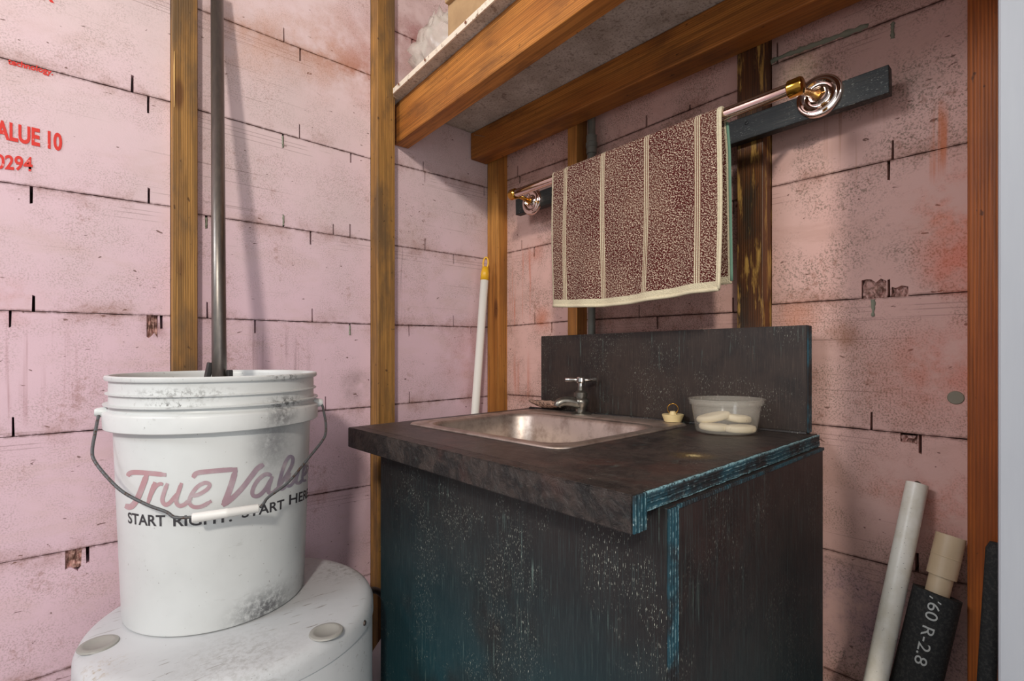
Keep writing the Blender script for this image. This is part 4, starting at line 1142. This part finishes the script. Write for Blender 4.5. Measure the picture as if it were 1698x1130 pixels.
# ---------------------------------------------------------------- behind the tank: hose and jug
M_hose = plain('grey_braided_hose', (120, 116, 110), .4, .5)
hp = spline([at_t(600, 981, .97), at_t(618, 979, 1.0), at_t(628, 982, 1.02), at_t(637, 992, 1.03), at_t(643, 1012, 1.03), at_t(645, 1060, 1.03), at_t(646, 1130, 1.03)], 8)
rr = [.0058 + .0006 * (i % 2) for i in range(len(hp))]
obj('flexible_hose', tube_bm(hp, rr, 14), M_hose, smooth=True, label='grey flexible hose curving from the tank to behind the cabinet', cat='hose')
M_jug = plain('white_jug_plastic', (214, 214, 216), .4)
jc = Vector((.545, .985, 0))
jug = thing('plastic_jug', 'white plastic jug in the gap between the tank and the cabinet', 'jug', (jc.x, jc.y, 0.001))
zt_ = CZ - .615
prof = [(0, .001), (.046, .001), (.05, .006), (.05, zt_ - .06), (.045, zt_ - .035), (.03, zt_ - .012), (.018, zt_ - .002), (.018, zt_ + .012), (0, zt_ + .013)]
o = obj('jug_body', lathe_bm(prof, jc, (0, 0, 1), 40), M_jug, jug); autosmooth(o, 50)
obj('jug_cap', lathe_bm([(.0, .0), (.020, 0), (.020, .015), (.018, .017), (0, .017)], (jc.x, jc.y, zt_ + .010), (0, 0, 1), 32), plain('blue_cap', (120, 160, 190), .4), jug)

# ---------------------------------------------------------------- pipes leaning at the right
def rib(P, r0, r1, n=1): return tube_bm(P, [r0, r1], 32)
g = G('white_pvc'); n = g.noise(g.geo, 26, 5, .65); nf = g.noise(g.geo, 300, 2)
c = g.mix(g.step(n, .4, .7), srgb(240, 234, 222), srgb(224, 216, 198)); c = g.mix(g.mul(g.step(nf, .7, .76), .7), c, srgb(110, 96, 80)); M_pvc = g.out(c, .38)
def hollow_pipe(name, a, b, r, wall_, mat, parent, **k):
    a, b = Vector(a), Vector(b); L = (b - a).length
    prof = [(r - wall_, 0), (r, 0), (r, L), (r - wall_, L), (r - wall_, L - .04), (0, L - .041)]
    o = obj(name, lathe_bm(prof, a, b - a, 36), mat, parent, **k); autosmooth(o, 40); return o
ta, tb = on_x(1521, 803, .918), on_x(1452, 1130, .82)
d = ta - tb; ft = tb - d * ((tb.z - .012) / d.z)
pv = thing('pvc_pipe', 'longer white pipe leaning alone against the pink wall beside the cabinet', 'pipe', ft)
hollow_pipe('pipe', ft, ta, .0132, .0025, M_pvc, pv)
obj('mud_smudge', lathe_bm([(0, .004), (.003, .003), (.0052, .0)], ta + Vector((-.0, .0, .0002)) - d.normalized() * .0 + lat * .0, d, 12), plain('dry_mud', (70, 54, 40), .9), pv)
M_pvc2 = G('beige_pvc'); n = M_pvc2.noise(M_pvc2.geo, 30, 5); M_pvc2 = M_pvc2.out(M_pvc2.mix(n, srgb(214, 190, 158), srgb(186, 160, 128)), .45)
ca, cb = on_x(1577, 889, .903), on_x(1519, 1130, .85)
d2 = ca - cb; f2 = cb - d2 * ((cb.z - .012) / d2.z); n2 = d2.normalized()
ip = thing('insulated_pipe', 'short beige pipe with coupling in a black foam sleeve beside the brown stud', 'pipe', f2)
hollow_pipe('inner_pipe', f2, ca - n2 * .01, .0132, .002, M_pvc2, ip)
Lc = (on_x(1566, 945, .89) - ca).length
o = hollow_pipe('coupling', ca - n2 * .056, ca, .0163, .0028, M_pvc2, ip)
obj('coupling_ring', lathe_bm([(.0163, 0), (.0168, .0006), (.0168, .0012), (.0163, .0018)], ca - n2 * .030, n2, 36), M_pvc2, ip, smooth=True)
g = G('black_foam_rubber'); n = g.noise(g.geo, 260, 4, .7); n_b = g.noise(g.geo, 12, 4)
g.bump(n, .6, .0015); M_sleeve = g.out(g.mix(g.step(n, .45, .65), srgb(46, 46, 46), srgb(66, 64, 62)), .85, 0, .2)
st_ = ca - n2 * .079
o = hollow_pipe('foam_sleeve', f2 + n2 * .03, st_, .0262, .011, M_sleeve, ip)
# chalk lettering running down the sleeve, 150 R-2.8
me = text_mesh('/60 R-2.8', 1.0, .0)
xs = [v.co.x for v in me.vertices]; xa, xb_ = min(xs), max(xs)
to_cam = (Vector((0, 0, CZ)) - st_); to_cam = (to_cam - n2 * to_cam.dot(n2)).normalized(); sidev = n2.cross(to_cam)
for v in me.vertices:
    f = (v.co.x - xa) / (xb_ - xa)
    ang = (v.co.y - .35) * .018 / .0262 + .0
    s_ = st_ - n2 * (.004 + f * .088)
    v.co = s_ + (to_cam * math.cos(ang) - sidev * math.sin(ang) * -1) * .0268
obj('chalk_lettering', me, plain('white_print', (186, 186, 182), .8), ip)
# black foam strip between stud and post
q0, q1 = on_x(1650, 900, .872), on_x(1636, 1130, .852)
dq = q0 - q1; q2 = q1 - dq * ((q1.z - .01) / dq.z)
obj('foam_strip', tube_bm([q2, q1, q0 - dq * .05, q0], [.009, .009, .0085, .005], 14), M_sleeve, smooth=True, label='thin black foam strip leaning between the brown stud and the grey door post', cat='foam strip')

# ---------------------------------------------------------------- grey painted door post
g = G('grey_gloss_paint'); n = g.noise(g.map(g.geo, (60, 60, 6)), 1, 4, .6); nd = g.noise(g.map(g.geo, (120, 120, 30)), 1, 3, .6)
c = g.mix(n, srgb(160, 164, 170), srgb(146, 150, 158)); c = g.mix(g.mul(g.step(nd, .7, .75), .5), c, srgb(150, 150, 152)); g.bump(n, .15, .002)
M_grey = g.out(c, .35)
obj('trim_1', box_bm(.60, .86, -.13, .0405, 0.001, 2.42, .002), M_grey, kind='structure')

obj('unseen_header', box_bm(.46, .86, -.94, -.01, CZ + .60, CZ + .74, .003), W_red, kind='structure')  # unseen header board, added to shade the upper right wall
